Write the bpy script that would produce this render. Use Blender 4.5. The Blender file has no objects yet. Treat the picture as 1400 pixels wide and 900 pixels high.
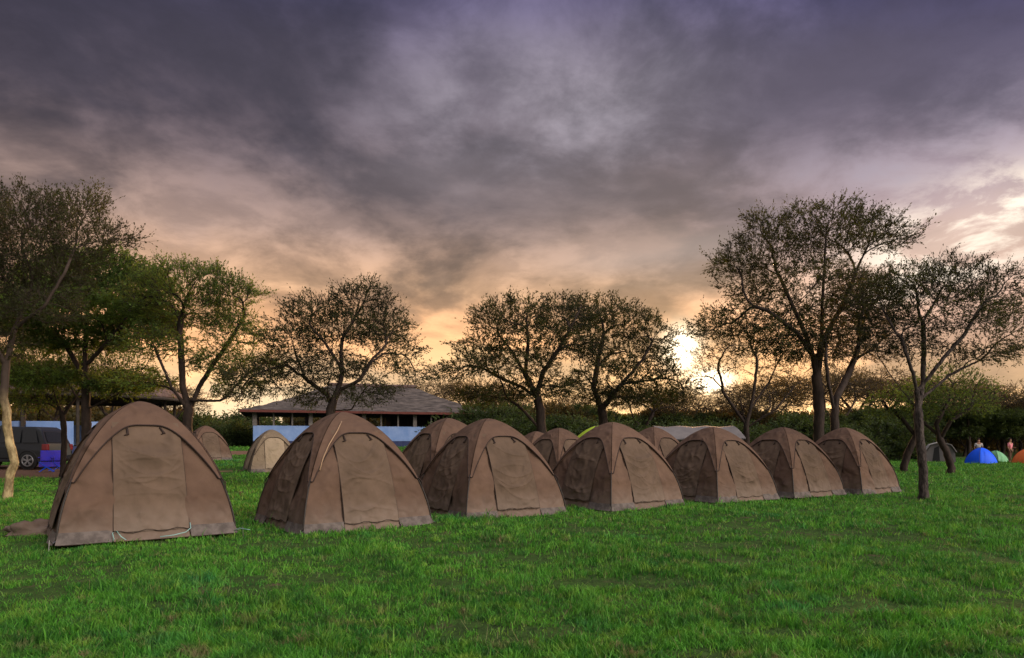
import bpy, bmesh, math, random
import numpy as np
from mathutils import Vector, noise as mnoise

# ------------------------------------------------------------------ camera, sky, sun
sc = bpy.context.scene
F, HY, HC = 933.33, 606.0, 1.4           # focal length in px of a 1400 px wide frame, horizon row, eye height
R = math.radians
cam_d = bpy.data.cameras.new('camera'); cam = bpy.data.objects.new('camera', cam_d)
sc.collection.objects.link(cam); sc.camera = cam
cam.location = (0, 0, HC); cam.rotation_euler = (R(90), 0, 0)
cam_d.lens = 24; cam_d.sensor_width = 36; cam_d.clip_end = 2000; cam_d.clip_start = .05
cam_d.shift_y = (HY - 450) / 1400

SUN_AZ, SUN_EL = 15.0, 7.0
world = bpy.data.worlds.new('World'); sc.world = world; world.use_nodes = True

def build_world():
    nt = world.node_tree; nt.nodes.clear(); L = nt.links.new
    def N(t, **k):
        n = nt.nodes.new(t)
        for a, b in k.items(): setattr(n, a, b)
        return n
    def put(sock, v):
        if hasattr(v, 'is_output'): L(v, sock)
        else: sock.default_value = v
    def M(op, a, b=0.0, c=None, clamp=False):
        n = N('ShaderNodeMath', operation=op); n.use_clamp = clamp
        put(n.inputs[0], a); put(n.inputs[1], b)
        if c is not None: put(n.inputs[2], c)
        return n.outputs[0]
    def smooth(v, a, b, lo=0.0, hi=1.0):
        n = N('ShaderNodeMapRange', interpolation_type='SMOOTHSTEP')
        put(n.inputs[0], v)
        for i, q in zip((1, 2, 3, 4), (a, b, lo, hi)): n.inputs[i].default_value = q
        return n.outputs[0]
    def mix(f, a, b, mode='MIX'):
        n = N('ShaderNodeMix', data_type='RGBA', blend_type=mode)
        put(n.inputs[0], f)
        for s, v in ((6, a), (7, b)):
            if isinstance(v, tuple): v = v + (1,) if len(v) == 3 else v
            put(n.inputs[s], v)
        return n.outputs[2]
    def ns(vec, scale, detail=6, rough=.55, dist=0.0):
        n = N('ShaderNodeTexNoise'); L(vec, n.inputs['Vector'])
        n.inputs['Scale'].default_value = scale; n.inputs['Detail'].default_value = detail
        n.inputs['Roughness'].default_value = rough; n.inputs['Distortion'].default_value = dist
        return n
    tc = N('ShaderNodeTexCoord'); sep = N('ShaderNodeSeparateXYZ'); L(tc.outputs['Generated'], sep.inputs[0])
    X, Y, Z = sep.outputs
    az = M('MULTIPLY', M('ARCTAN2', X, Y), 57.2958)
    el = M('MULTIPLY', M('ARCSINE', Z), 57.2958)
    # cloud-deck coordinates
    zz = M('ADD', M('MAXIMUM', Z, 0.0), .24)
    cv = N('ShaderNodeCombineXYZ'); L(M('DIVIDE', X, zz), cv.inputs[0]); L(M('DIVIDE', Y, zz), cv.inputs[1])
    P = cv.outputs[0]
    big = ns(P, .9, 3, .5, .3).outputs[0]
    med = ns(P, 1.5, 7, .56, .2).outputs[0]
    fine = ns(P, 4.2, 8, .62, .3).outputs[0]
    wob = M('ADD', M('MULTIPLY', M('SUBTRACT', med, .5), 12.0), M('MULTIPLY', M('SUBTRACT', fine, .5), 3.0))
    elw = M('ADD', el, M('MULTIPLY', wob, .55))
    azw = M('ADD', az, M('MULTIPLY', wob, 1.1))
    # colour by height over the horizon
    ramp = N('ShaderNodeValToRGB'); cr = ramp.color_ramp
    stops = [(0, (1.3, .90, .46)), (4.0, (1.18, .72, .32)), (6.2, (1.0, .55, .24)), (8.5, (.84, .43, .19)), (12.5, (.50, .31, .18)), (17, (.29, .205, .17)),
             (21.5, (.155, .118, .125)), (26, (.100, .080, .108)), (33, (.076, .068, .140)), (45, (.12, .11, .17)), (70, (.2, .2, .28))]
    while len(cr.elements) < len(stops): cr.elements.new(.5)
    for e, (p, c) in zip(cr.elements, stops): e.position = p / 80.0; e.color = c + (1,)
    L(M('DIVIDE', elw, 80.0), ramp.inputs[0])
    col = ramp.outputs[0]
    def blob(ca, ce, ra, re, warped=True):
        a = M('DIVIDE', M('SUBTRACT', azw if warped else az, ca), ra)
        e = M('DIVIDE', M('SUBTRACT', elw if warped else el, ce), re)
        q = M('ADD', M('MULTIPLY', a, a), M('MULTIPLY', e, e))
        return M('EXPONENT', M('MULTIPLY', q, -1.0))
    crisp = smooth(M('ADD', M('MULTIPLY', med, .35), M('MULTIPLY', fine, .65)), .46, .56)
    # body of the cloud deck: darker and paler billows
    col = mix(1.0, col, mix(smooth(med, .42, .59), (.50, .51, .60), (1.8, 1.7, 1.64)), 'MULTIPLY')
    col = mix(1.0, col, mix(smooth(fine, .38, .64), (.80, .80, .82), (1.26, 1.25, 1.23)), 'MULTIPLY')
    # the east side is more lilac, the west darker and browner
    col = mix(M('MULTIPLY', smooth(az, 5, 40), smooth(el, 5, 14), clamp=True), col, mix(1.0, col, (1.25, 1.3, 1.75), 'MULTIPLY'))
    # thin bright part of the deck
    hi = smooth(M('ADD', M('MULTIPLY', med, .6), M('MULTIPLY', fine, .4)), .40, .68)
    col = mix(M('MULTIPLY', blob(3.5, 26.0, 14, 5.0), M('ADD', M('MULTIPLY', hi, .95), .22), clamp=True), col, (.58, .52, .60))
    col = mix(M('MULTIPLY', blob(32, 20, 14, 4.2), M('ADD', M('MULTIPLY', hi, .9), .15), clamp=True), col, (.46, .40, .48))
    col = mix(M('MULTIPLY', blob(-7, 21, 6, 1.6), .45, clamp=True), col, (.24, .20, .22))
    col = mix(M('MULTIPLY', blob(12, 15, 9, 1.6), .55, clamp=True), col, (.40, .33, .32))
    # dark bands
    col = mix(M('MULTIPLY', blob(-22, 27, 20, 4.5), .62, clamp=True), col, (.068, .056, .076))
    col = mix(M('MULTIPLY', blob(24, 25, 9, 3.5), .75, clamp=True), col, (.105, .088, .135))
    col = mix(M('MULTIPLY', blob(3, 19.5, 18, 2.3), .65, clamp=True), col, (.15, .12, .135))
    col = mix(M('MULTIPLY', blob(25, 15.5, 6, 2.0), .5, clamp=True), col, (.20, .17, .21))
    # bright lit edge on the right, peach below it
    col = mix(M('MULTIPLY', blob(34, 10.2, 9, 5.2), .85, clamp=True), col, (.74, .47, .37))
    col = mix(M('MULTIPLY', blob(37.5, 15.6, 6.0, 2.4), M('ADD', M('MULTIPLY', crisp, 1.2), .2), clamp=True), col, (1.3, 1.12, .92))
    col = mix(M('MULTIPLY', blob(32.5, 13.2, 5.0, 2.0), M('ADD', M('MULTIPLY', crisp, 1.2), .2), clamp=True), col, (1.25, 1.05, .86))
    # low orange glow round the sun, then the burnt-out gaps
    col = mix(M('MULTIPLY', blob(-9, 4.5, 20, 4.2), .7, clamp=True), col, (1.05, .66, .36))
    col = mix(M('MULTIPLY', blob(15, 6.0, 5.5, 2.8), .6, clamp=True), col, (.98, .60, .32))
    col = mix(M('MULTIPLY', blob(-5.5, 7.6, 3.2, .9), .8, clamp=True), col, (1.25, .80, .38))
    col = mix(M('MULTIPLY', blob(13.9, 7.6, 1.25, 1.5, False), 1.7, clamp=True), col, (2.6, 2.1, 1.45))
    col = mix(M('MULTIPLY', blob(16.2, 5.0, 1.3, .75, False), 2.0, clamp=True), col, (3.2, 2.6, 1.8))
    col = mix(M('MULTIPLY', blob(-22, 2.2, 9, 2.4), .85, clamp=True), col, (1.35, 1.0, .62))
    # unseen sky behind the viewer, brightened as fill for the tents, most at right
    back = smooth(Y, .35, -.35)
    side = smooth(X, -.7, .8, .35, 1.3)
    fill_sky = mix(1.0, mix(smooth(el, 0, 50), (1.22, 1.02, .90), (.78, .76, .86)), N2(nt, side, L), 'MULTIPLY')
    col = mix(back, col, fill_sky)
    kx, ky, kz = math.sin(R(128)) * math.cos(R(28)), math.cos(R(128)) * math.cos(R(28)), math.sin(R(28))
    dt = M('ADD', M('ADD', M('MULTIPLY', X, kx), M('MULTIPLY', Y, ky)), M('MULTIPLY', Z, kz))
    gap = smooth(dt, .90, .99)
    col = mix(gap, col, (9.6, 8.4, 7.2))        # unseen bright patch added behind the viewer's right shoulder as key light
    over = smooth(el, 42, 75)
    col = mix(over, col, (.85, .82, .90))  # overhead sky, out of view, raised to brighten the lawn
    sky = N('ShaderNodeTexSky', sky_type='NISHITA'); sky.sun_disc = False
    sky.sun_elevation = R(SUN_EL); sky.sun_rotation = R(SUN_AZ)
    b1 = N('ShaderNodeBackground'); L(sky.outputs[0], b1.inputs[0]); b1.inputs[1].default_value = .1
    b2 = N('ShaderNodeBackground'); L(col, b2.inputs[0]); b2.inputs[1].default_value = 1.0
    ms = N('ShaderNodeMixShader'); ms.inputs[0].default_value = .94
    L(b1.outputs[0], ms.inputs[1]); L(b2.outputs[0], ms.inputs[2])
    out = N('ShaderNodeOutputWorld'); L(ms.outputs[0], out.inputs[0])
def N2(nt, v, L):
    c = nt.nodes.new('ShaderNodeCombineXYZ')
    for i in range(3): L(v, c.inputs[i])
    return c.outputs[0]
build_world()
world.cycles.sampling_method = 'MANUAL'; world.cycles.sample_map_resolution = 1024

sd = bpy.data.lights.new('sun', 'SUN'); sun = bpy.data.objects.new('sun', sd); sc.collection.objects.link(sun)
sd.energy = 4.0; sd.angle = R(5); sd.color = (1.0, .52, .22)
sdir = Vector((math.sin(R(SUN_AZ)) * math.cos(R(SUN_EL)), math.cos(R(SUN_AZ)) * math.cos(R(SUN_EL)), math.sin(R(SUN_EL))))
sun.rotation_euler = sdir.to_track_quat('Z', 'Y').to_euler()
sun.location = (20, 60, 40)
sc.view_settings.view_transform = 'Standard'; sc.view_settings.look = 'None'
sc.view_settings.exposure = 0.0; sc.view_settings.gamma = 1.0; sc.view_settings.use_curve_mapping = False
sc.cycles.max_bounces = 6; sc.cycles.diffuse_bounces = 3; sc.cycles.transmission_bounces = 4; sc.cycles.transparent_max_bounces = 4

# ------------------------------------------------------------------ helpers
C = sc.collection
def at(px, D, py=None):
    """a point D metres out, seen in column px (and row py, else on the ground)"""
    x = (px - 700) / F * D
    return Vector((x, D, HC + (HY - py) / F * D if py is not None else gz(x, D)))
def sst(t):
    t = np.clip(t, 0, 1); return t * t * (3 - 2 * t)
def gz(x, y):
    return float(gza(np.array([x], float), np.array([y], float))[0])
def gza(x, y):
    h = 1.0 * sst((y - 20) / 40) * sst((8 - x) / 14)
    h = h + .035 * np.sin(x * .9 + 1.3) * np.sin(y * .7) + .02 * np.sin(x * 2.1 + y * 1.3)
    return h
_rs = np.random.RandomState(5); _tab = _rs.rand(256, 256)
def vnoise(x, y):
    xi = np.floor(x).astype(int); yi = np.floor(y).astype(int); fx = x - xi; fy = y - yi
    fx = fx * fx * (3 - 2 * fx); fy = fy * fy * (3 - 2 * fy)
    g = lambda a, b: _tab[a & 255, b & 255]
    return (g(xi, yi) * (1 - fx) + g(xi + 1, yi) * fx) * (1 - fy) + (g(xi, yi + 1) * (1 - fx) + g(xi + 1, yi + 1) * fx) * fy
def fbm(x, y): return vnoise(x, y) * .5 + vnoise(x * 2.1 + 7, y * 2.1 + 3) * .3 + vnoise(x * 4.3 + 1, y * 4.3 + 9) * .2

def tag(o, label=None, cat=None, group=None, kind=None):
    if label: o['label'] = label
    if cat: o['category'] = cat
    if group: o['group'] = group
    if kind: o['kind'] = kind
    return o
def empty(name, loc=(0, 0, 0), rz=0, scale=1):
    o = bpy.data.objects.new(name, None); C.objects.link(o)
    o.location = loc; o.rotation_euler = (0, 0, rz); o.scale = (scale,) * 3; o.empty_display_size = .2
    return o
def fast_mesh(name, verts, faces, mat, parent=None, smooth=False):
    """verts (n,3) array, faces (m,k) int array or list of such arrays"""
    me = bpy.data.meshes.new(name)
    fl = [np.asarray(f, dtype=np.int32) for f in (faces if isinstance(faces, list) else [faces]) if len(f)]
    verts = np.asarray(verts, dtype=np.float32)
    me.vertices.add(len(verts)); me.vertices.foreach_set('co', verts.ravel())
    loops = np.concatenate([f.ravel() for f in fl])
    tot = np.concatenate([np.full(len(f), f.shape[1], dtype=np.int32) for f in fl])
    st = np.concatenate([[0], np.cumsum(tot)[:-1]]).astype(np.int32)
    me.loops.add(len(loops)); me.loops.foreach_set('vertex_index', loops)
    me.polygons.add(len(tot)); me.polygons.foreach_set('loop_start', st); me.polygons.foreach_set('loop_total', tot)
    if smooth: me.polygons.foreach_set('use_smooth', np.ones(len(tot), dtype=bool))
    me.update(calc_edges=True)
    me.materials.append(mat)
    o = bpy.data.objects.new(name, me); C.objects.link(o); o.parent = parent
    return o
class MB:
    """collects shapes into one mesh"""
    def __init__(s): s.v = []; s.f = []
    def add(s, v, f):
        n = len(s.v); s.v += [tuple(p) for p in v]; s.f += [tuple(i + n for i in q) for q in f]; return s
    def box(s, lo, hi):
        a, b = lo, hi
        v = [(x, y, z) for x in (a[0], b[0]) for y in (a[1], b[1]) for z in (a[2], b[2])]
        return s.add(v, [(0, 1, 3, 2), (4, 6, 7, 5), (0, 4, 5, 1), (2, 3, 7, 6), (0, 2, 6, 4), (1, 5, 7, 3)])
    def bar(s, p, q, w, h=None):
        p, q = Vector(p), Vector(q); d = (q - p).normalized(); h = h or w
        a = d.cross(Vector((0, 0, 1))) if abs(d.z) < .95 else Vector((1, 0, 0)); a.normalize(); b = a.cross(d)
        v = [c + a * (i * w / 2) + b * (j * h / 2) for c in (p, q) for i, j in ((-1, -1), (1, -1), (1, 1), (-1, 1))]
        return s.add(v, [(0, 1, 2, 3), (7, 6, 5, 4)] + [(i, i + 4, (i + 1) % 4 + 4, (i + 1) % 4) for i in range(4)])
    def tube(s, pts, rad, n=6, cap=True):
        pts = [Vector(p) for p in pts]; rr = rad if isinstance(rad, (list, tuple)) else [rad] * len(pts)
        v = []; ref = None
        for i, p in enumerate(pts):
            d = (pts[min(i + 1, len(pts) - 1)] - pts[max(i - 1, 0)]).normalized()
            if ref is None: ref = Vector((1, 0, 0)) if abs(d.x) < .8 else Vector((0, 1, 0))
            a = (ref - d * ref.dot(d)).normalized(); b = d.cross(a); ref = a
            v += [p + (a * math.cos(t) + b * math.sin(t)) * rr[i] for t in (2 * math.pi * k / n for k in range(n))]
        f = [(i * n + k, i * n + (k + 1) % n, (i + 1) * n + (k + 1) % n, (i + 1) * n + k) for i in range(len(pts) - 1) for k in range(n)]
        if cap: f += [tuple(reversed(range(n))), tuple(range((len(pts) - 1) * n, len(pts) * n))]
        return s.add(v, f)
    def build(s, name, mat, parent=None, smooth=False, bevel=0):
        me = bpy.data.meshes.new(name); me.from_pydata(s.v, [], s.f)
        if smooth:
            for p in me.polygons: p.use_smooth = True
        me.materials.append(mat); me.update()
        o = bpy.data.objects.new(name, me); C.objects.link(o); o.parent = parent
        if bevel:
            m = o.modifiers.new('bevel', 'BEVEL'); m.width = bevel; m.segments = 2; m.limit_method = 'ANGLE'
        return o

# ------------------------------------------------------------------ materials
def mat(name, c, c2=None, scale=6, rough=.85, bump=0, bscale=40, detail=5, coord='Object', metallic=0, trans=0, island=0, spec=.3, stretch=None, contrast=(.38, .64), tcol=(1, 1, 1)):
    m = bpy.data.materials.new(name); m.use_nodes = True; nt = m.node_tree; L = nt.links.new
    b = nt.nodes['Principled BSDF']; out = nt.nodes['Material Output']
    b.inputs['Roughness'].default_value = rough; b.inputs['Metallic'].default_value = metallic
    b.inputs['Specular IOR Level'].default_value = spec
    b.inputs['Base Color'].default_value = (*c, 1)
    tc = nt.nodes.new('ShaderNodeTexCoord'); vec = tc.outputs[coord] if coord != 'Position' else nt.nodes.new('ShaderNodeNewGeometry').outputs['Position']
    if stretch:
        mp = nt.nodes.new('ShaderNodeMapping'); L(vec, mp.inputs[0]); mp.inputs['Scale'].default_value = stretch; vec = mp.outputs[0]
    colout = None
    if c2:
        n = nt.nodes.new('ShaderNodeTexNoise'); L(vec, n.inputs['Vector']); n.inputs['Scale'].default_value = scale
        n.inputs['Detail'].default_value = detail; n.inputs['Roughness'].default_value = .6
        r = nt.nodes.new('ShaderNodeMapRange'); L(n.outputs[0], r.inputs[0]); r.inputs[1].default_value = contrast[0]; r.inputs[2].default_value = contrast[1]
        fac = r.outputs[0]
        if island:
            g = nt.nodes.new('ShaderNodeNewGeometry')
            a = nt.nodes.new('ShaderNodeMath'); a.operation = 'MULTIPLY_ADD'; L(g.outputs['Random Per Island'], a.inputs[0])
            a.inputs[1].default_value = island; a.use_clamp = True
            s = nt.nodes.new('ShaderNodeMath'); s.operation = 'SUBTRACT'; L(fac, s.inputs[0]); s.inputs[1].default_value = island / 2
            L(s.outputs[0], a.inputs[2]); fac = a.outputs[0]
        mx = nt.nodes.new('ShaderNodeMix'); mx.data_type = 'RGBA'; L(fac, mx.inputs[0])
        mx.inputs[6].default_value = (*c, 1); mx.inputs[7].default_value = (*c2, 1)
        colout = mx.outputs[2]; L(colout, b.inputs['Base Color'])
    if bump:
        n = nt.nodes.new('ShaderNodeTexNoise'); L(vec, n.inputs['Vector']); n.inputs['Scale'].default_value = bscale
        n.inputs['Detail'].default_value = 4
        bp = nt.nodes.new('ShaderNodeBump'); bp.inputs['Strength'].default_value = 1; bp.inputs['Distance'].default_value = bump
        L(n.outputs[0], bp.inputs['Height']); L(bp.outputs[0], b.inputs['Normal'])
    if trans:
        t = nt.nodes.new('ShaderNodeBsdfTranslucent'); ms = nt.nodes.new('ShaderNodeMixShader'); ms.inputs[0].default_value = trans
        if colout:
            tm = nt.nodes.new('ShaderNodeMix'); tm.data_type = 'RGBA'; tm.blend_type = 'MULTIPLY'; tm.inputs[0].default_value = 1
            L(colout, tm.inputs[6]); tm.inputs[7].default_value = (*tcol, 1); L(tm.outputs[2], t.inputs[0])
        else: t.inputs[0].default_value = (*c, 1)
        L(b.outputs[0], ms.inputs[1]); L(t.outputs[0], ms.inputs[2]); L(ms.outputs[0], out.inputs[0])
    return m
def pale_low_bark():
    m = mat('pale_bark', (.16, .115, .055), (.46, .36, .19), scale=8, bump=.02, bscale=14, stretch=(1, 1, .5))
    nt = m.node_tree; L = nt.links.new; b = nt.nodes['Principled BSDF']; src = b.inputs['Base Color'].links[0].from_socket
    tc = nt.nodes.new('ShaderNodeTexCoord'); sp = nt.nodes.new('ShaderNodeSeparateXYZ'); L(tc.outputs['Object'], sp.inputs[0])
    r = nt.nodes.new('ShaderNodeMapRange'); L(sp.outputs[2], r.inputs[0]); r.inputs[1].default_value = 1.9; r.inputs[2].default_value = 2.8
    mx = nt.nodes.new('ShaderNodeMix'); mx.data_type = 'RGBA'; L(r.outputs[0], mx.inputs[0]); L(src, mx.inputs[6]); mx.inputs[7].default_value = (.05, .035, .028, 1)
    L(mx.outputs[2], b.inputs['Base Color']); return m
def canvas_mat(name, c, c2):
    """sun-bleached tent cloth: soft blotches, faint weave, dust low down"""
    m = mat(name, c, c2, scale=2.2, rough=.9, bump=.004, bscale=16, spec=.15)
    nt = m.node_tree; L = nt.links.new; b = nt.nodes['Principled BSDF']
    src = b.inputs['Base Color'].links[0].from_socket
    oi = nt.nodes.new('ShaderNodeObjectInfo')
    tc = nt.nodes.new('ShaderNodeTexCoord'); sp = nt.nodes.new('ShaderNodeSeparateXYZ'); L(tc.outputs['Object'], sp.inputs[0])
    r = nt.nodes.new('ShaderNodeMapRange'); L(sp.outputs[2], r.inputs[0]); r.inputs[1].default_value = .55; r.inputs[2].default_value = .02
    n = nt.nodes.new('ShaderNodeTexNoise'); L(tc.outputs['Object'], n.inputs['Vector']); n.inputs['Scale'].default_value = 7; n.inputs['Detail'].default_value = 6
    mu = nt.nodes.new('ShaderNodeMath'); mu.operation = 'MULTIPLY'; L(r.outputs[0], mu.inputs[0]); L(n.outputs[0], mu.inputs[1])
    mx = nt.nodes.new('ShaderNodeMix'); mx.data_type = 'RGBA'; L(mu.outputs[0], mx.inputs[0]); L(src, mx.inputs[6])
    mx.inputs[7].default_value = (.25, .20, .17, 1)
    # pulled-thread creases in the cloth, different on every tent
    ad = nt.nodes.new('ShaderNodeVectorMath'); ad.operation = 'ADD'; L(tc.outputs['Object'], ad.inputs[0])
    ml = nt.nodes.new('ShaderNodeMath'); ml.operation = 'MULTIPLY'; L(oi.outputs['Random'], ml.inputs[0]); ml.inputs[1].default_value = 60; L(ml.outputs[0], ad.inputs[1])
    old = b.inputs['Normal'].links[0].from_node
    for sc_, dist, k in ((1.6, .9, .10), (4.5, .6, .035)):
        rn = nt.nodes.new('ShaderNodeTexNoise'); rn.noise_type = 'RIDGED_MULTIFRACTAL'; L(ad.outputs[0], rn.inputs['Vector'])
        rn.inputs['Scale'].default_value = sc_; rn.inputs['Detail'].default_value = 3; rn.inputs['Distortion'].default_value = dist
        bp = nt.nodes.new('ShaderNodeBump'); bp.inputs['Distance'].default_value = k; L(rn.outputs[0], bp.inputs['Height']); L(old.outputs[0], bp.inputs['Normal']); old = bp
    L(old.outputs[0], b.inputs['Normal'])
    hs = nt.nodes.new('ShaderNodeHueSaturation'); L(mx.outputs[2], hs.inputs['Color'])
    v = nt.nodes.new('ShaderNodeMapRange'); L(oi.outputs['Random'], v.inputs[0]); v.inputs[3].default_value = .93; v.inputs[4].default_value = 1.07
    L(v.outputs[0], hs.inputs['Value']); L(hs.outputs[0], b.inputs['Base Color'])
    return m
M = dict(
    canvas=canvas_mat('brown_canvas', (.100, .062, .044), (.134, .084, .059)),
    fly=canvas_mat('fly_canvas', (.108, .066, .047), (.142, .088, .062)),
    door=canvas_mat('door_canvas', (.098, .068, .048), (.132, .091, .065)),
    skirt=mat('skirt_vinyl', (.085, .070, .064), (.15, .125, .115), scale=9, bump=.01, bscale=14),
    olive=canvas_mat('olive_canvas', (.165, .125, .085), (.21, .16, .11)),
    tan=canvas_mat('tan_canvas', (.30, .235, .16), (.35, .27, .19)),
    trim_shade=mat('dark_trim_shade', (.035, .022, .018)),  # ties and toggles, also the added dark shade line along the fly
    zip=mat('brown_zip', (.05, .034, .026)),
    pole=mat('dark_pole', (.03, .025, .022), rough=.5),
    cord=mat('pale_cord', (.25, .42, .40), rough=.7),
    steel=mat('peg_steel', (.3, .3, .3), rough=.4, metallic=1),
    grass=mat('grass_blades', (.045, .17, .014), (.19, .42, .03), scale=.9, rough=.6, coord='Position', trans=.3, island=.75, detail=7, contrast=(.3, .7)),
    dry=mat('dry_grass', (.30, .27, .12), (.20, .25, .10), scale=3, rough=.7, coord='Position', trans=.2),
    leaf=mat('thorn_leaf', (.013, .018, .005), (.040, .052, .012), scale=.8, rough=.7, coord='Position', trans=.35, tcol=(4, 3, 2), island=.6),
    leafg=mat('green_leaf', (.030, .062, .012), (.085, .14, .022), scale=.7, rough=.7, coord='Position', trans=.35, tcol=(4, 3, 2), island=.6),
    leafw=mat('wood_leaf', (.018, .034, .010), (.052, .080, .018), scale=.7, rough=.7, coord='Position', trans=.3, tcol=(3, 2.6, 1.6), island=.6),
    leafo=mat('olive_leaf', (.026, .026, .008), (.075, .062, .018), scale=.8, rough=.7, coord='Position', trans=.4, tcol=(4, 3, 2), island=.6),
    bark=mat('grey_bark', (.016, .012, .011), (.085, .066, .060), scale=16, bump=.05, bscale=26, stretch=(1, 1, .35)),
    barkd=mat('dark_bark', (.018, .012, .010), (.045, .030, .024), scale=7, bump=.02, bscale=16, stretch=(1, 1, .35)),
    barkp=pale_low_bark(),
    thatch=mat('grey_thatch', (.046, .038, .035), (.135, .112, .102), scale=2.4, bump=.06, bscale=9, stretch=(.5, .5, 5)),
    thatchr=mat('brown_thatch', (.075, .050, .045), (.15, .10, .09), scale=3, bump=.05, bscale=9),
    fascia=mat('red_fascia', (.12, .035, .028), (.08, .025, .02), scale=4),
    bluewall=mat('pale_blue_paint', (.14, .24, .50), (.21, .31, .56), scale=1.2, rough=.7),
    navy=mat('navy_plinth', (.025, .035, .10), (.04, .05, .12), scale=3),
    post=mat('grey_post', (.11, .10, .10), (.18, .16, .15), scale=5),
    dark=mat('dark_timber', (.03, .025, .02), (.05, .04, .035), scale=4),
    floor=mat('cement', (.25, .24, .22), (.3, .28, .26), scale=2),
    paint=mat('car_paint', (.012, .014, .018), rough=.28, spec=.5),
    paintg=mat('car_rear_paint', (.045, .050, .042), rough=.35, spec=.5),
    glass=mat('car_glass', (.01, .012, .014), rough=.06, spec=.6),
    tyre=mat('tyre_rubber', (.02, .02, .02), rough=.9),
    rim=mat('alloy_rim', (.35, .35, .37), rough=.35, metallic=.7),
    tail=mat('tail_lamp', (.22, .02, .025), rough=.25, spec=.6),
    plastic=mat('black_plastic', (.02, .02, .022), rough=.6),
    violet=mat('violet_cloth', (.06, .05, .62), (.09, .06, .5), scale=8),
    bluet=mat('blue_nylon', (.003, .10, .90), (.004, .12, 1.0), scale=2, rough=.6),
    greent=mat('green_nylon', (.12, .36, .16), (.2, .45, .25), scale=3, rough=.6),
    limet=mat('lime_nylon', (.42, .62, .03), (.5, .7, .05), scale=3, rough=.6),
    oranget=mat('orange_nylon', (.85, .17, .03), (.9, .22, .05), scale=3, rough=.6),
    greyc=mat('grey_tarp', (.14, .13, .135), (.18, .165, .165), scale=2, rough=.7),
    white=mat('white_cloth', (.42, .40, .38)),
    pink=mat('pink_cloth', (.62, .17, .22), (.7, .3, .32), scale=9),
    darkc=mat('dark_cloth', (.02, .02, .05)),
    brownc=mat('brown_cloth', (.12, .07, .045)),
    skin=mat('skin', (.30, .16, .10), rough=.6),
    hair=mat('hair', (.015, .01, .01)),
)

def grass_mat():
    m = mat('grass_blades', (.024, .135, .016), (.12, .37, .034), scale=.9, rough=.6, coord='Position', trans=.3, island=.9, detail=7, contrast=(.3, .7), tcol=(1.5, 1.5, 1.5))
    nt = m.node_tree; L = nt.links.new; b = nt.nodes['Principled BSDF']; src = b.inputs['Base Color'].links[0].from_socket
    users = [l.to_socket for l in src.links]
    geo = nt.nodes.new('ShaderNodeNewGeometry')
    def layer(base, scale, lo, hi, colr, k):
        n = nt.nodes.new('ShaderNodeTexNoise'); L(geo.outputs['Position'], n.inputs['Vector']); n.inputs['Scale'].default_value = scale; n.inputs['Detail'].default_value = 6; n.inputs['Roughness'].default_value = .65
        r = nt.nodes.new('ShaderNodeMapRange'); L(n.outputs[0], r.inputs[0]); r.inputs[1].default_value = lo; r.inputs[2].default_value = hi; r.inputs[4].default_value = k
        x = nt.nodes.new('ShaderNodeMix'); x.data_type = 'RGBA'; L(r.outputs[0], x.inputs[0]); L(base, x.inputs[6]); x.inputs[7].default_value = (*colr, 1); return x.outputs[2]
    c = layer(src, 4.2, .50, .66, (.25, .40, .05), .7)      # yellower tufts
    c = layer(c, 5.0, .50, .64, (.020, .07, .014), .85)     # dark clover-like patches
    c = layer(c, .55, .56, .70, (.03, .24, .09), .5)         # bluish green swathes
    c = layer(c, 3.3, .57, .68, (.22, .18, .09), .9)        # worn straw
    for u in users: L(c, u)
    return m
M['grass'] = grass_mat()
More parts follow.
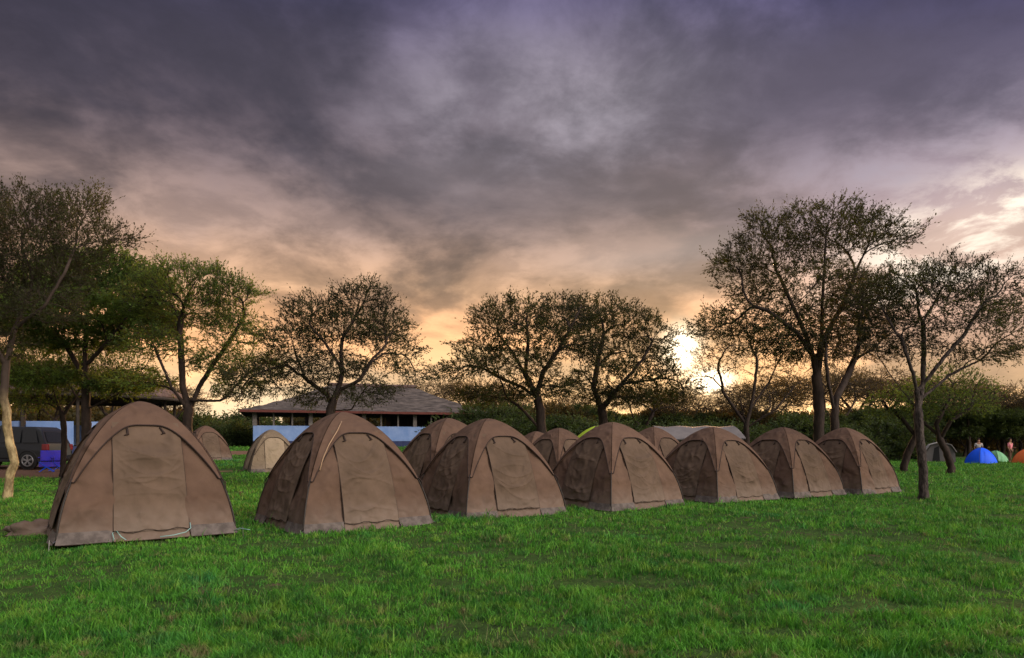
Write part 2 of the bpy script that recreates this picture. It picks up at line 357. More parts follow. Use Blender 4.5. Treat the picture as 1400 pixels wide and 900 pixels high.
# ------------------------------------------------------------------ ground
def ground():
    def axis(lo, hi, n, p): 
        t = np.linspace(0, 1, n); return lo + (hi - lo) * t ** p
    xs = np.concatenate([-axis(0, 900, 90, 3.0)[::-1], axis(0, 900, 90, 3.0)[1:]])
    ys = np.concatenate([np.linspace(-60, -2, 10), axis(0, 1400, 150, 2.6)])
    gx, gy = np.meshgrid(xs, ys); z = gza(gx, gy) + (fbm(gx * .8, gy * .8) - .5) * .03 * np.exp(-gy / 60.)
    v = np.stack([gx.ravel(), gy.ravel(), z.ravel()], 1); w = len(xs)
    i, j = np.meshgrid(np.arange(w - 1), np.arange(len(ys) - 1)); a = (j * w + i).ravel()
    m = mat('turf_soil', (.030, .055, .016), (.060, .115, .024), scale=4.5, rough=1, coord='Position', bump=.05, bscale=14, detail=9, contrast=(.3, .7), spec=.1)
    nt = m.node_tree; L = nt.links.new; b = nt.nodes['Principled BSDF']; src = b.inputs['Base Color'].links[0].from_socket
    geo = nt.nodes.new('ShaderNodeNewGeometry'); sp = nt.nodes.new('ShaderNodeSeparateXYZ'); L(geo.outputs['Position'], sp.inputs[0])
    nz = nt.nodes.new('ShaderNodeTexNoise'); L(geo.outputs['Position'], nz.inputs['Vector']); nz.inputs['Scale'].default_value = .6; nz.inputs['Detail'].default_value = 6
    def mth(op, a, b_):
        n = nt.nodes.new('ShaderNodeMath'); n.operation = op
        for k, q in enumerate((a, b_)):
            if hasattr(q, 'is_output'): L(q, n.inputs[k])
            else: n.inputs[k].default_value = q
        return n.outputs[0]
    fac = None
    for cx, cy, rx, ry in DIRT:
        dx = mth('DIVIDE', mth('SUBTRACT', sp.outputs[0], cx), rx); dy = mth('DIVIDE', mth('SUBTRACT', sp.outputs[1], cy), ry)
        q = mth('ADD', mth('MULTIPLY', dx, dx), mth('MULTIPLY', dy, dy))
        q = mth('ADD', q, mth('MULTIPLY', mth('SUBTRACT', nz.outputs[0], .5), 2.0))
        r = nt.nodes.new('ShaderNodeMapRange'); L(q, r.inputs[0]); r.inputs[1].default_value = 1.1; r.inputs[2].default_value = .7
        fac = r.outputs[0] if fac is None else mth('MAXIMUM', fac, r.outputs[0])
    # worn thin spots in the near lawn
    n2 = nt.nodes.new('ShaderNodeTexNoise'); L(geo.outputs['Position'], n2.inputs['Vector']); n2.inputs['Scale'].default_value = 2.3; n2.inputs['Detail'].default_value = 5
    r2 = nt.nodes.new('ShaderNodeMapRange'); L(n2.outputs[0], r2.inputs[0]); r2.inputs[1].default_value = .60; r2.inputs[2].default_value = .72
    mxa = nt.nodes.new('ShaderNodeMix'); mxa.data_type = 'RGBA'; L(r2.outputs[0], mxa.inputs[0]); L(src, mxa.inputs[6]); mxa.inputs[7].default_value = (.10, .08, .045, 1)
    mx = nt.nodes.new('ShaderNodeMix'); mx.data_type = 'RGBA'; L(fac, mx.inputs[0]); L(mxa.outputs[2], mx.inputs[6])
    mx.inputs[7].default_value = (.20, .115, .075, 1); L(mx.outputs[2], b.inputs['Base Color'])
    o = fast_mesh('ground', v, np.stack([a, a + 1, a + w + 1, a + w], 1), m, smooth=True)
    tag(o, 'green campsite lawn with bare reddish soil far left', 'ground', kind='structure')
DIRT = [(-23, 30, 10, 4.6), (-19, 46, 8, 3.2), (-40, 40, 16, 9)]
ground()

# ------------------------------------------------------------------ tents
TR, TH = 1.15, 2.0
def wr(t): return TR * max(0.0, 1 - t ** 1.62) ** .62
def ftn(u, t, off=0.0, sag=.05):
    """point on the front face: u -1..1 corner to corner, t 0..1 height share"""
    w = wr(t); y = -w * (1 - sag * (1 - u * u) * math.sin(math.pi * min(1, t * 1.15)))
    # smooth corner a little
    e = abs(u) ** 8; y += w * .035 * e; x = u * w * (1 - .035 * e)
    nz = .25 + .75 * t ** 3; ny = -1.0
    nx = u * .45
    l = math.sqrt(nx * nx + ny * ny + nz * nz)
    return Vector((x + nx / l * off, y + ny / l * off, t * TH + nz / l * off))
def rot4(p, k):
    for _ in range(k): p = Vector((-p.y, p.x, p.z))
    return p
def tcap(u):
    a = min(abs(u), .99); return .415 + .39 * (1 - min(1, a / .95) ** 4.2)
def grid(nu, nv, fn):
    v = [fn(i / nu, j / nv) for j in range(nv + 1) for i in range(nu + 1)]
    f = [(j * (nu + 1) + i, j * (nu + 1) + i + 1, (j + 1) * (nu + 1) + i + 1, (j + 1) * (nu + 1) + i) for j in range(nv) for i in range(nu)]
    return v, f
def tent(loc, yaw, seed, label, group, scale=1.0, name='dome_tent', near=True, faces=(0, 1, 2, 3), mats=('canvas', 'fly', 'door'), wall_h=1.0):
    rng = random.Random(seed); T = empty(name, loc, yaw, scale); tag(T, label, 'tent', group)
    nu, nv = (34, 34) if near else (14, 14)
    off = Vector((seed * 3.7, seed * 1.3, 0))
    def nz(p, s, a): return a * mnoise.noise(p * s + off)
    # walls ---------------------------------------------------
    mb = MB()
    for k in range(4):
        def fn(a, b, k=k):
            u = 2 * a - 1; t = math.sin(b * math.pi / 2) ** 1.15 * .999
            p0 = ftn(u, t); edge = (1 - abs(u) ** 4)
            d = (nz(rot4(p0, k), 2.1, .05) + nz(rot4(p0, k), 5.5, .022) + .02 * math.exp(-(t / .16) ** 2) * mnoise.noise(Vector((u * 9 + k * 3, t * 6, seed))) + .012 * (1 - abs(2 * abs(mnoise.noise(Vector((u * 2.2 + k, t * 3.1 - u * 1.5, seed * 2.3)))) * 4 - 1)) * (abs(u) > .4)) * edge * min(1, t * 6 + .2) * min(1, (1 - t) * 6)
            ins = max(0, 1 - max(0, abs(u) * wr(t) - .30) / .15) if t > .07 else 0
            d = d * (1 - ins) - .03 * ins
            return rot4(ftn(u, t, d), k)
        mb.add(*grid(nu, nv, fn))
    mb.build('canvas_wall', M[mats[0]], T, smooth=True)
    # fly ------------------------------------------------------
    mb = MB(); edge_shade = MB()
    for k in range(4):
        def fo(a, b, k=k, extra=0.0):
            u = 2 * a - 1; t0 = tcap(u); t = t0 + (1 - t0) * (math.sin(b * math.pi / 2)) * .9995
            lift = .022 + .035 * max(0, 1 - (t - t0) / .14) * (1 - abs(u) ** 3) + extra
            p = ftn(u, t, 0); d = nz(rot4(p, k), 3.0, .012) * (1 - abs(u) ** 4) * min(1, (1 - t) * 5)
            return rot4(ftn(u, t, lift + d, .02), k)
        mb.add(*grid(nu + 6, 14 if near else 8, fo))
        # turned-in hem under the edge
        def hem(a, b, k=k):
            p = fo(a, 0, k); q = rot4(ftn(2 * a - 1, tcap(2 * a - 1) + .004, .008), k); return p.lerp(q, b)
        v, f = grid(nu + 6, 1, hem); mb.add(v, [tuple(reversed(x)) for x in f])
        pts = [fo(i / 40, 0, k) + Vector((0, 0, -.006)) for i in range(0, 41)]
        edge_shade.tube(pts, .011, 5)
    flo = mb.build('rain_fly', M[mats[1]], T, smooth=True)
    edge_shade.build('edge_shade_line', M['trim_shade'], flo, smooth=True)  # dark piping added to strengthen the weak shadow line under the fly edge
    # fly ties at the ends of the arms + poles down the ridges ---------
    for k in range(4):
        pl = MB(); pts = [rot4(ftn(1, t, .012), k) for t in (0, .06, .12, .2, .28, .36, .44)]
        pl.tube(pts, .013, 6); pl.build('pole', M['pole'], T, smooth=True)
        if near:
            tb = MB(); e = rot4(ftn(1, .415, .035), k); n = rot4(ftn(1, .33, .02), k)
            tb.tube([e, e.lerp(n, .4) + (e - Vector((0, 0, e.z))).normalized() * .03, n], [.008, .012, .006], 5)
            tb.build('tie', M['trim_shade'], T)
    # doors / windows, skirt, toggles ------------------------
    for k in faces:
        frng = random.Random(seed * 10 + k)
        folds = [(frng.uniform(.12, .74), frng.uniform(.05, .30) * frng.choice((1, 1, 1, -.3)), frng.uniform(-.5, .5), frng.uniform(.020, .055), frng.uniform(.020, .048) * (.6 if k == 3 else 1)) for _ in range(9)]
        zb = .075 + frng.uniform(-.015, .02)
        def hw(t): return min(.47 - .05 * t, wr(t) * .93)
        def fd(a, b, k=k):
            s = 2 * a - 1; t = zb + (.83 - zb) * b; u = s * hw(t) / wr(t)
            d = .022
            em = (1 - s ** 4) * min(1, b * 8) * min(1, (1 - b) * 5)
            for v0, c, sk, wd, am in folds:
                q = (b - (v0 + c * (s - sk) ** 2 - .05)) / wd
                if q > -4: d += am * em * (math.exp(-q * q) if q > 0 else math.exp(-q * q * .25) * .6 - .0) * (.65 + .35 * mnoise.noise(Vector((s * 2, v0 * 9, seed))))
            d += em * .016 * mnoise.noise(Vector((s * 4, b * 9, seed + k * 5)))
            d += .008 * (1 - s * s)
            return rot4(ftn(u, t, d), k)
        mb = MB(); mb.add(*grid(64 if near else 14, 130 if near else 16, fd))
        dr = mb.build('door_flap', M[mats[2]], T, smooth=True)
        zp = MB()
        for sgn in (-1, 1):
            zp.tube([rot4(ftn(sgn * (hw(t) + .004) / wr(t), t, .018), k) for t in [zb + (.80 - zb) * i / 14 for i in range(15)]], (.0045 if sgn > 0 else .0075) if near else .01, 4)
        zp.tube([rot4(ftn(-hw(zb) / wr(zb) + 2 * hw(zb) / wr(zb) * i / 12, zb + .01 * math.sin(i * 1.3 + seed), .03), k) for i in range(13)], .006, 4)
        zp.build('zip', M['zip'], dr, smooth=True)
        mb = MB()
        def fs(a, b, lo, hi, flare):
            u = lo + (hi - lo) * a; t = .002 + .083 * b
            fl = flare * (1 - b) ** 1.5 * (1 + 1.3 * mnoise.noise(Vector((u * 5, k * 7, seed))))
            return rot4(ftn(u, t, .010 + fl + .008 * mnoise.noise(Vector((u * 12, b * 3, seed + k)))), k)
        hd = hw(.05) / wr(.05)
        for lo, hi, flr in ((-1.0, -hd - .01, .05), (hd + .01, 1.0, .05)):
            mb = MB(); mb.add(*grid(16 if near else 5, 4, lambda a, b: fs(a, b, lo, hi, flr))); mb.build('ground_skirt', M['skirt'], T, smooth=True)
        mb = MB(); mb.add(*grid(20, 4, lambda a, b: rot4(ftn((-hd + 2 * hd * a), .003 + .062 * b, .006 + .02 * (1 - b) + .012 * mnoise.noise(Vector((a * 6, b * 3, seed + k)))), k)))
        mb.build('door_sill', M[mats[0]], T, smooth=True)
        if near:
            for u in (-.42, .30):
                tg = MB(); tt = tcap(u) - .012
                p = rot4(ftn(u, tt, .045), k); q = rot4(ftn(u + .05, tt - .045, .05), k); r_ = rot4(ftn(u - .02, tt - .05, .04), k)
                tg.tube([p, q, r_], [.012, .017, .008], 6); tg.build('toggle', M['trim_shade'], T, smooth=True)
    if near:
        for k in range(4):
            pg = MB(); c = rot4(ftn(1, 0.0, .0), k); o = Vector((c.x, c.y, 0)).normalized()
            pg.tube([c + o * .02 + Vector((0, 0, .07)), c + o * .07 + Vector((0, 0, .045)), c + o * .12 + Vector((0, 0, .10)), c + o * .13 + Vector((0, 0, -.08))], .006, 5)
            pg.build('peg', M['steel'], T)
    return T
def place(px, pyb, D, **k):
    p = at(px, D); return p
ROW = 'brown dome tents pitched in a row along the lawn'
row = [  # px of the centre, distance of the centre, yaw, scale, label
    (192, 10.55, 36, 1.01, 'largest nearest brown dome tent, far left of the row, door facing the lawn'),
    (468, 12.15, 38, 1.03, 'second brown dome tent from the left with cord hanging over its fly'),
    (667, 13.95, 33, 1.02, 'third brown dome tent from the left, with strongly creased door cloth'),
    (837, 15.45, 36, 1.0, 'fourth brown dome tent, corner ridge towards the viewer, lime tent peeping out behind'),
    (974, 17.0, 33, .98, 'fifth brown dome tent, in front of the grey flat topped tarp'),
    (1070, 18.4, 33, .98, 'sixth brown dome tent, next to last in the row, overlapped by its neighbour'),
    (1154, 19.9, 36, .96, 'last brown dome tent at right end of the row near the slim tree')]
row_objs = []
for i, (px, D, yw, s, lb) in enumerate(row):
    zs = (.985, .955, .94, .93, .90, .91, .96)[i]
    row_objs.append(tent(at(px, D), R(yw), i + 1, lb, ROW, s, faces=(0, 3))); row_objs[-1].scale.z = s * zs
BACK = 'dome tents standing behind the front row'
for i, (px, D, yw, s, lb) in enumerate([
    (612, 16.4, 36, 1.0, 'brown dome tent tucked close behind the third tent of the row'),
    (764, 21.4, 40, .93, 'brown dome tent seen in the gap between third and fourth row tents'),
    (733, 26.5, 30, .92, 'small distant dome tent just left of the brown tent in the gap'),
    (893, 22.6, 36, .95, 'brown dome tent behind the fourth and fifth tents of the row')]):
    tent(at(px, D), R(yw), 20 + i, lb, BACK, s, near=(i == 0), faces=(0, 3))
tent(at(371, 30.5), R(30), 31, 'small olive and tan dome tent left of the second row tent', BACK, .93, near=False, faces=(0, 3), mats=('olive', 'olive', 'tan'))
tent(at(281, 38.5), R(44), 32, 'small far brown dome tent half hidden by the nearest tent', BACK, .97, near=False, faces=(0, 3))

# cords of the first two tents
def child_pts(T, pts):
    return [Vector(p) for p in pts]
T1 = row_objs[0]
mb = MB()
mb.tube([ftn(-.42, .0, .02), ftn(-.40, .02, .10), ftn(-.42, .06, .07), ftn(-.38, .075, .04), ftn(-.33, .03, .09), ftn(-.28, .005, .12)], .007, 5)
mb.build('tie_cord', M['cord'], T1, smooth=True)
mb = MB(); mb.tube([ftn(.42, .10, .03), ftn(.41, .06, .07), ftn(.34, .03, .12), ftn(.2, .012, .16), ftn(.06, .008, .14)], .007, 5)
mb.build('tie_cord', M['cord'], T1, smooth=True)
mb = MB(); mb.tube([ftn(.95, .02, .05), ftn(.99, .03, .12), ftn(1.0, .01, .25), ftn(1.0, .0, .33)], .006, 5)
mb.build('tie_cord', M['cord'], T1, smooth=True)
T2 = row_objs[1]
mb = MB(); mb.tube([ftn(-.50, .90, .05), ftn(-.62, .82, .055), ftn(-.78, .70, .05), ftn(-.84, .6, .045), ftn(-.86, .5, .04)], .010, 5)
mb.build('hanging_cord', mat('straw_cord', (.36, .24, .15)), T2, smooth=True)

# crumpled bag beside the first tent
def lump(name, loc, rx, ry, rz, seed, m, label, cat, yaw=0, amp=.35):
    bm = bmesh.new(); bmesh.ops.create_icosphere(bm, subdivisions=4, radius=1)
    for v in bm.verts:
        n = mnoise.noise(v.co * 1.6 + Vector((seed, 0, 0))) * amp + abs(mnoise.noise(v.co * 4 + Vector((0, seed, 0)))) * amp * .5
        v.co *= (1 + n); v.co = Vector((v.co.x * rx, v.co.y * ry, max(-.1, v.co.z) * rz))
        v.co.x += -.25 * rx * max(0, -v.co.x / rx) ** 2
    me = bpy.data.meshes.new(name); bm.to_mesh(me); bm.free(); me.materials.append(m)
    for p in me.polygons: p.use_smooth = True
    o = bpy.data.objects.new(name, me); C.objects.link(o); o.location = loc; o.rotation_euler = (0, 0, yaw)
    return tag(o, label, cat)
p = at(46, 10.35); lump('tent_bag', (p.x, p.y, p.z + .03), .36, .2, .17, 3, M['canvas'], 'crumpled brown canvas tent bag lying beside the nearest tent', 'bag', .2, .55)

# small nylon domes and other shelters further off
def small_dome(loc, yaw, rx, ry, h, m, label, name='dome_tent', group=None, door=None):
    T = empty(name, loc, yaw); tag(T, label, 'tent', group)
    def sh(a, b, o=0):
        th = 2 * math.pi * a; t = math.sin(b * math.pi / 2)
        w = max(0, 1 - t ** 1.7) ** .6; sq = 1 / max(abs(math.cos(th)), abs(math.sin(th))) ** .55
        return Vector(((rx * w * sq + o) * math.cos(th), (ry * w * sq + o) * math.sin(th), h * t + o * t))
    mb = MB(); mb.add(*grid(40, 12, lambda a, b: sh(a, b))); mb.build('canopy', m, T, smooth=True)
    for q in range(4):
        pl = MB(); pl.tube([sh(.125 + .25 * q, b / 10, .012) for b in range(0, 11)], .012, 5); pl.build('pole', M['pole'], T, smooth=True)
    mb = MB(); mb.add(*grid(10, 8, lambda a, b: sh(.68 + .14 * a * (1 - b * .4) + .03 * b, b * .62, .015)))
    mb.build('door_flap', door or m, T, smooth=True)
    return T
p = at(1341, 46); small_dome((p.x, p.y, p.z), .1, .78, .78, 1.12, M['bluet'], 'bright blue dome tent on the lawn at far right', group='small nylon dome tents')
p = at(1361, 50); small_dome((p.x, p.y, p.z), .3, .62, .7, .85, M['greent'], 'small green and pale dome tent right behind the bright blue one', group='small nylon dome tents')
p = at(1406, 46.5); small_dome((p.x, p.y, p.z), .1, .75, .8, 1.0, M['oranget'], 'orange dome tent cut by the right edge of the photo', group='small nylon dome tents')
p = at(818, 25.5); small_dome((p.x, p.y, p.z), .3, 1.4, 1.4, 2.0, M['limet'], 'lime green dome tent mostly hidden behind the fourth row tent', group='small nylon dome tents')

def ridge_shelter(loc, yaw, L_, W, he, hr, m, label, name, wallm=None, poles=True):
    T = empty(name, loc, yaw); tag(T, label, 'shelter')
    mb = MB(); n = 12
    def f(a, b):
        x = (a - .5) * L_; y = (b - .5) * W; z = he + (hr - he) * (1 - abs(2 * b - 1) ** 1.5) - .05 * math.sin(a * math.pi * 3) ** 2
        return Vector((x, y, z))
    mb.add(*grid(n, n, f)); v2, f2 = grid(n, n, f); mb.add([p - Vector((0, 0, .03)) for p in v2], [tuple(reversed(q)) for q in f2])
    mb.build('tarp_roof', m, T, smooth=True)
    for sx in (-1, 1):
        for sy in (-1, 1):
            pl = MB(); pl.tube([(sx * (L_ / 2 - .1), sy * (W / 2 - .1), 0), (sx * (L_ / 2 - .1), sy * (W / 2 - .1), he + .02)], .03, 6); pl.build('pole', M['pole'], T)
    mb = MB(); mb.box((-L_ / 2 + .12, W / 2 - .16, 0), (L_ / 2 - .12, W / 2 - .12, he)); mb.build('side_wall', wallm or m, T)
    return T
p = at(947, 26); ridge_shelter((p.x, p.y, p.z), .05, 3.1, 2.6, 1.62, 2.10, M['greyc'], 'flat grey tarp shelter showing above the fifth row tent', 'tarp_shelter')

# grey-brown tent under the trees at right: dark doorways, pale fly
def far_cabin(loc, yaw):
    T = empty('dome_tent', loc, yaw); tag(T, 'grey tent with pale arched fly and dark doorway under right hand trees', 'tent')
    w, h, d = .95, 1.45, 1.3
    prof = [(-w, 0), (-w * .93, h * .5), (-w * .62, h * .86), (0, h), (w * .62, h * .86), (w * .93, h * .5), (w, 0)]
    v = [(x, y, z) for y in (-d, d) for x, z in prof]; n = len(prof)
    mb = MB(); mb.add(v, [tuple(range(n)), tuple(reversed(range(n, 2 * n)))] + [(i + 1, i, i + n, i + n + 1) for i in range(n - 1)]); mb.build('canvas_wall', M['greyc'], T)
    mb = MB(); v = [(x * 1.12, y, z + .06) for y in (-d - .25, d) for x, z in prof[1:-1]]; n = 5
    mb.add(v, [(i, i + 1, i + n + 1, i + n) for i in range(n - 1)]); o = mb.build('rain_fly', M['white'], T)
    s = o.modifiers.new('s', 'SOLIDIFY'); s.thickness = .03
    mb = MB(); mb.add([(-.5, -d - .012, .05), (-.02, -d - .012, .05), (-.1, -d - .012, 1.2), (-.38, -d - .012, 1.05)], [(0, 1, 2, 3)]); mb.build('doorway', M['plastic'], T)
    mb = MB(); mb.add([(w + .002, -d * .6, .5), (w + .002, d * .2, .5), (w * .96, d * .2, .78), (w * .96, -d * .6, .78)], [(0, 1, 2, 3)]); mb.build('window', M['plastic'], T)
p = at(1284, 50); far_cabin((p.x, p.y, p.z), -.5)

# ------------------------------------------------------------------ people (far, small)
def person(loc, yaw, top, legs, label, arm=0.4):
    T = empty('person', loc, yaw); tag(T, label, 'person')
    def skin(name, pts, edges, rad, m, root, parent):
        me = bpy.data.meshes.new(name); me.from_pydata(pts, edges, []); me.materials.append(m)
        o = bpy.data.objects.new(name, me); C.objects.link(o); o.parent = parent
        md = o.modifiers.new('skin', 'SKIN'); md.use_smooth_shade = True
        for i, r in enumerate(rad):
            me.skin_vertices[0].data[i].radius = (r, r * .85) if not isinstance(r, tuple) else r
        me.skin_vertices[0].data[root].use_root = True
        ss = o.modifiers.new('sub', 'SUBSURF'); ss.levels = 2; ss.render_levels = 2
        return o
    J = [(0, 0, .93), (0, 0, 1.12), (0, 0, 1.36), (0, -.01, 1.47), (0, -.02, 1.55), (0, -.02, 1.66),
         (-.10, 0, .88), (-.11, -.02, .48), (-.12, 0, .08), (-.12, -.14, .04), (.10, 0, .88), (.11, .03, .48), (.13, .05, .08), (.13, -.09, .04),
         (-.19, 0, 1.36), (-.25, .02, 1.09), (-.24, -.10, .86), (-.24, -.14, .78), (.19, 0, 1.36), (.26, .0, 1.1), (.22, -arm * .5, .98 + arm * .2), (.2, -arm * .7, 1.0 + arm * .25)]
    E = [(0, 1), (1, 2), (2, 3), (3, 4), (4, 5), (0, 6), (6, 7), (7, 8), (8, 9), (0, 10), (10, 11), (11, 12), (12, 13), (2, 14), (14, 15), (15, 16), (16, 17), (2, 18), (18, 19), (19, 20), (20, 21)]
    r = [.13, .12, .13, .05, .085, .08, .085, .055, .035, .03, .085, .055, .035, .03, .055, .04, .03, .025, .055, .04, .03, .025]
    skin('body', J, E, r, M['skin'], 0, T)
    skin('shirt', [(0, 0, .95), (0, 0, 1.15), (0, 0, 1.37), (-.19, 0, 1.37), (-.245, .02, 1.14), (.19, 0, 1.37), (.25, .0, 1.14)],
         [(0, 1), (1, 2), (2, 3), (3, 4), (2, 5), (5, 6)], [.155, .145, .15, .075, .055, .075, .055], top, 0, T)
    skin('trousers', [(0, 0, .93), (-.10, 0, .86), (-.11, -.02, .48), (-.12, 0, .14), (.10, 0, .86), (.11, .03, .48), (.13, .05, .14)],
         [(0, 1), (1, 2), (2, 3), (0, 4), (4, 5), (5, 6)], [.15, .10, .072, .055, .10, .072, .055], legs, 0, T)
    bm = bmesh.new(); bmesh.ops.create_uvsphere(bm, u_segments=16, v_segments=10, radius=.1)
    for v in bm.verts:
        v.co = Vector((v.co.x * .95, v.co.y * 1.1 + .02, v.co.z * 1.15 + 1.655))
    bmesh.ops.delete(bm, geom=[v for v in bm.verts if v.co.y < -.03 and v.co.z < 1.68], context='VERTS')
    me = bpy.data.meshes.new('hair'); bm.to_mesh(me); bm.free(); me.materials.append(M['hair']); o = bpy.data.objects.new('hair', me); C.objects.link(o); o.parent = T
    return T
p = at(1381, 48); person((p.x, p.y, p.z), .5, M['pink'], M['brownc'], 'person in pink top standing between the blue and orange tents')
p = at(1338, 49.5); person((p.x, p.y, p.z), -.3, M['white'], M['darkc'], 'person in pale top standing behind the bright blue tent')

# ------------------------------------------------------------------ lodge with thatched roof
def lodge():
    A = Vector((-22.0, 58)); B = Vector((-3.0, 64.5)); Ln = (B - A).length; yaw = math.atan2(B.y - A.y, B.x - A.x); W = 9.0
    z0 = .9; T = empty('lodge', (A.x, A.y, z0), yaw); tag(T, 'open sided lodge with grey thatched roof and low pale blue walls', 'building')
    zw, zt, ze, zr = .68, 2.0, 3.32, 6.0
    mb = MB(); mb.box((0, 0, -.6), (Ln, W, zw)); mb.build('plinth', M['navy'], T)
    t = .16
    for (a, b) in (((0.004, -.02), (Ln - .004, t)), ((0.004, W - t), (Ln - .004, W + .02)), ((-.02, t + .003), (t, W - t - .003)), ((Ln - t, t + .003), (Ln + .02, W - t - .003))):
        mb = MB(); mb.box((a[0], a[1], zw + .002), (b[0], b[1], zt)); mb.build('half_wall', M['bluewall'], T, bevel=.01)
    n = 13
    for i in range(n + 1):
        x = .12 + (Ln - .24) * i / n; w = .17 if i % 3 == 0 else .07
        for y in (.07, W - .07):
            mb = MB(); mb.box((x - w, y - w * .8, zt + .002), (x + w, y + w * .8, ze - .02)); mb.build('post', M['post'], T, bevel=.01)
    for j in range(1, 5):
        for x in (.08, Ln - .08):
            mb = MB(); mb.box((x - .09, W * j / 5 - .09, zt + .002), (x + .09, W * j / 5 + .09, ze - .02)); mb.build('post', M['post'], T)
    # serving room in the right half, closes the view through
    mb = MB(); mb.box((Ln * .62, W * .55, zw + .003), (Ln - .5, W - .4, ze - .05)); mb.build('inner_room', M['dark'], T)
    o = 1.0; mb = MB()
    ring = [(-o, -o), (Ln + o, -o), (Ln + o, W + o), (-o, W + o)]
    ra, rb = 6.6, Ln - 5.4
    nu, nv = 46, 16
    def side(p, q, r1, r2):
        def f(a, b):
            e = Vector((p[0] + (q[0] - p[0]) * a, p[1] + (q[1] - p[1]) * a, ze)); r_ = Vector((r1[0] + (r2[0] - r1[0]) * a, r1[1] + (r2[1] - r1[1]) * a, zr))
            v = e.lerp(r_, b); v.z += -.18 * math.sin(b * math.pi) + .07 * mnoise.noise(v * 1.4) + .05 * mnoise.noise(v * 5) + .05 * ((b * 7) % 1.0) * -1
            return v
        return grid(nu, nv * 3, f)
    m = W / 2
    for s in ((ring[0], ring[1], (ra, m), (rb, m)), (ring[1], ring[2], (rb, m), (rb, m)), (ring[2], ring[3], (rb, m), (ra, m)), (ring[3], ring[0], (ra, m), (ra, m))):
        mb.add(*side(*s))
    rf = mb.build('thatched_roof', M['thatch'], T); sdm = rf.modifiers.new('s', 'SOLIDIFY'); sdm.thickness = .16; sdm.offset = -1
    mb = MB(); mb.tube([(ra - .2, m, zr + .05), ((ra + rb) / 2, m, zr + .02), (rb + .2, m, zr + .05)], .16, 8); mb.build('ridge_cap', M['thatchr'], rf)
    mb = MB()
    for i in range(4):
        a, b = ring[i], ring[(i + 1) % 4]; mb.bar((a[0], a[1], ze - .12), (b[0], b[1], ze - .12), .05, .2)
    mb.build('fascia', M['fascia'], rf)
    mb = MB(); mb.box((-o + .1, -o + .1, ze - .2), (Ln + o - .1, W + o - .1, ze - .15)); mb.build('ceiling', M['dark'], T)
lodge()
def round_lodge():
    c = at(112, 46); T = empty('round_lodge', (c.x, c.y, c.z)); tag(T, 'low lodge with domed dark thatch behind the left hand trees', 'building')
    r, h = 5.6, 3.7
    mb = MB(); mb.add(*grid(64, 14, lambda a, b: Vector((math.cos(a * 2 * math.pi) * (r + .8) * math.cos(b * math.pi / 2 * .98), math.sin(a * 2 * math.pi) * (r + .8) * math.cos(b * math.pi / 2 * .98), h + 1.3 * math.sin(b * math.pi / 2) + .06 * mnoise.noise(Vector((a * 30, b * 9, 0)))))))
    rf = mb.build('thatched_roof', M['thatchr'], T, smooth=True); s = rf.modifiers.new('s', 'SOLIDIFY'); s.thickness = .2; s.offset = -1
    mb = MB(); mb.tube([(math.cos(t * math.pi / 16) * (r + .8), math.sin(t * math.pi / 16) * (r + .8), h - .1) for t in range(33)], .1, 6); mb.build('fascia', M['dark'], rf)
    for seg in range(12):
        a0 = seg / 12 + .006; a1 = (seg + 1) / 12 - .006
        if seg in (3,): continue
        mb = MB()
        for rr, fl in ((r, 0), (r - .12, 1)):
            v, f = grid(8, 1, lambda a, b: Vector((math.cos((a0 + (a1 - a0) * a) * 2 * math.pi) * rr, math.sin((a0 + (a1 - a0) * a) * 2 * math.pi) * rr, .55 + b * 1.45)))
            mb.add(v, [tuple(reversed(q)) for q in f] if fl else f)
        mb.build('half_wall', M['bluewall'], T)
        mb = MB(); th = seg / 12 * 2 * math.pi; mb.tube([(math.cos(th) * r, math.sin(th) * r, -.3), (math.cos(th) * r, math.sin(th) * r, h + .05)], .1, 8); mb.build('post', M['dark'], T)
    mb = MB(); mb.tube([(0, 0, -.4), (0, 0, .5)], r + .1, 40); mb.build('plinth', M['navy'], T)
round_lodge()

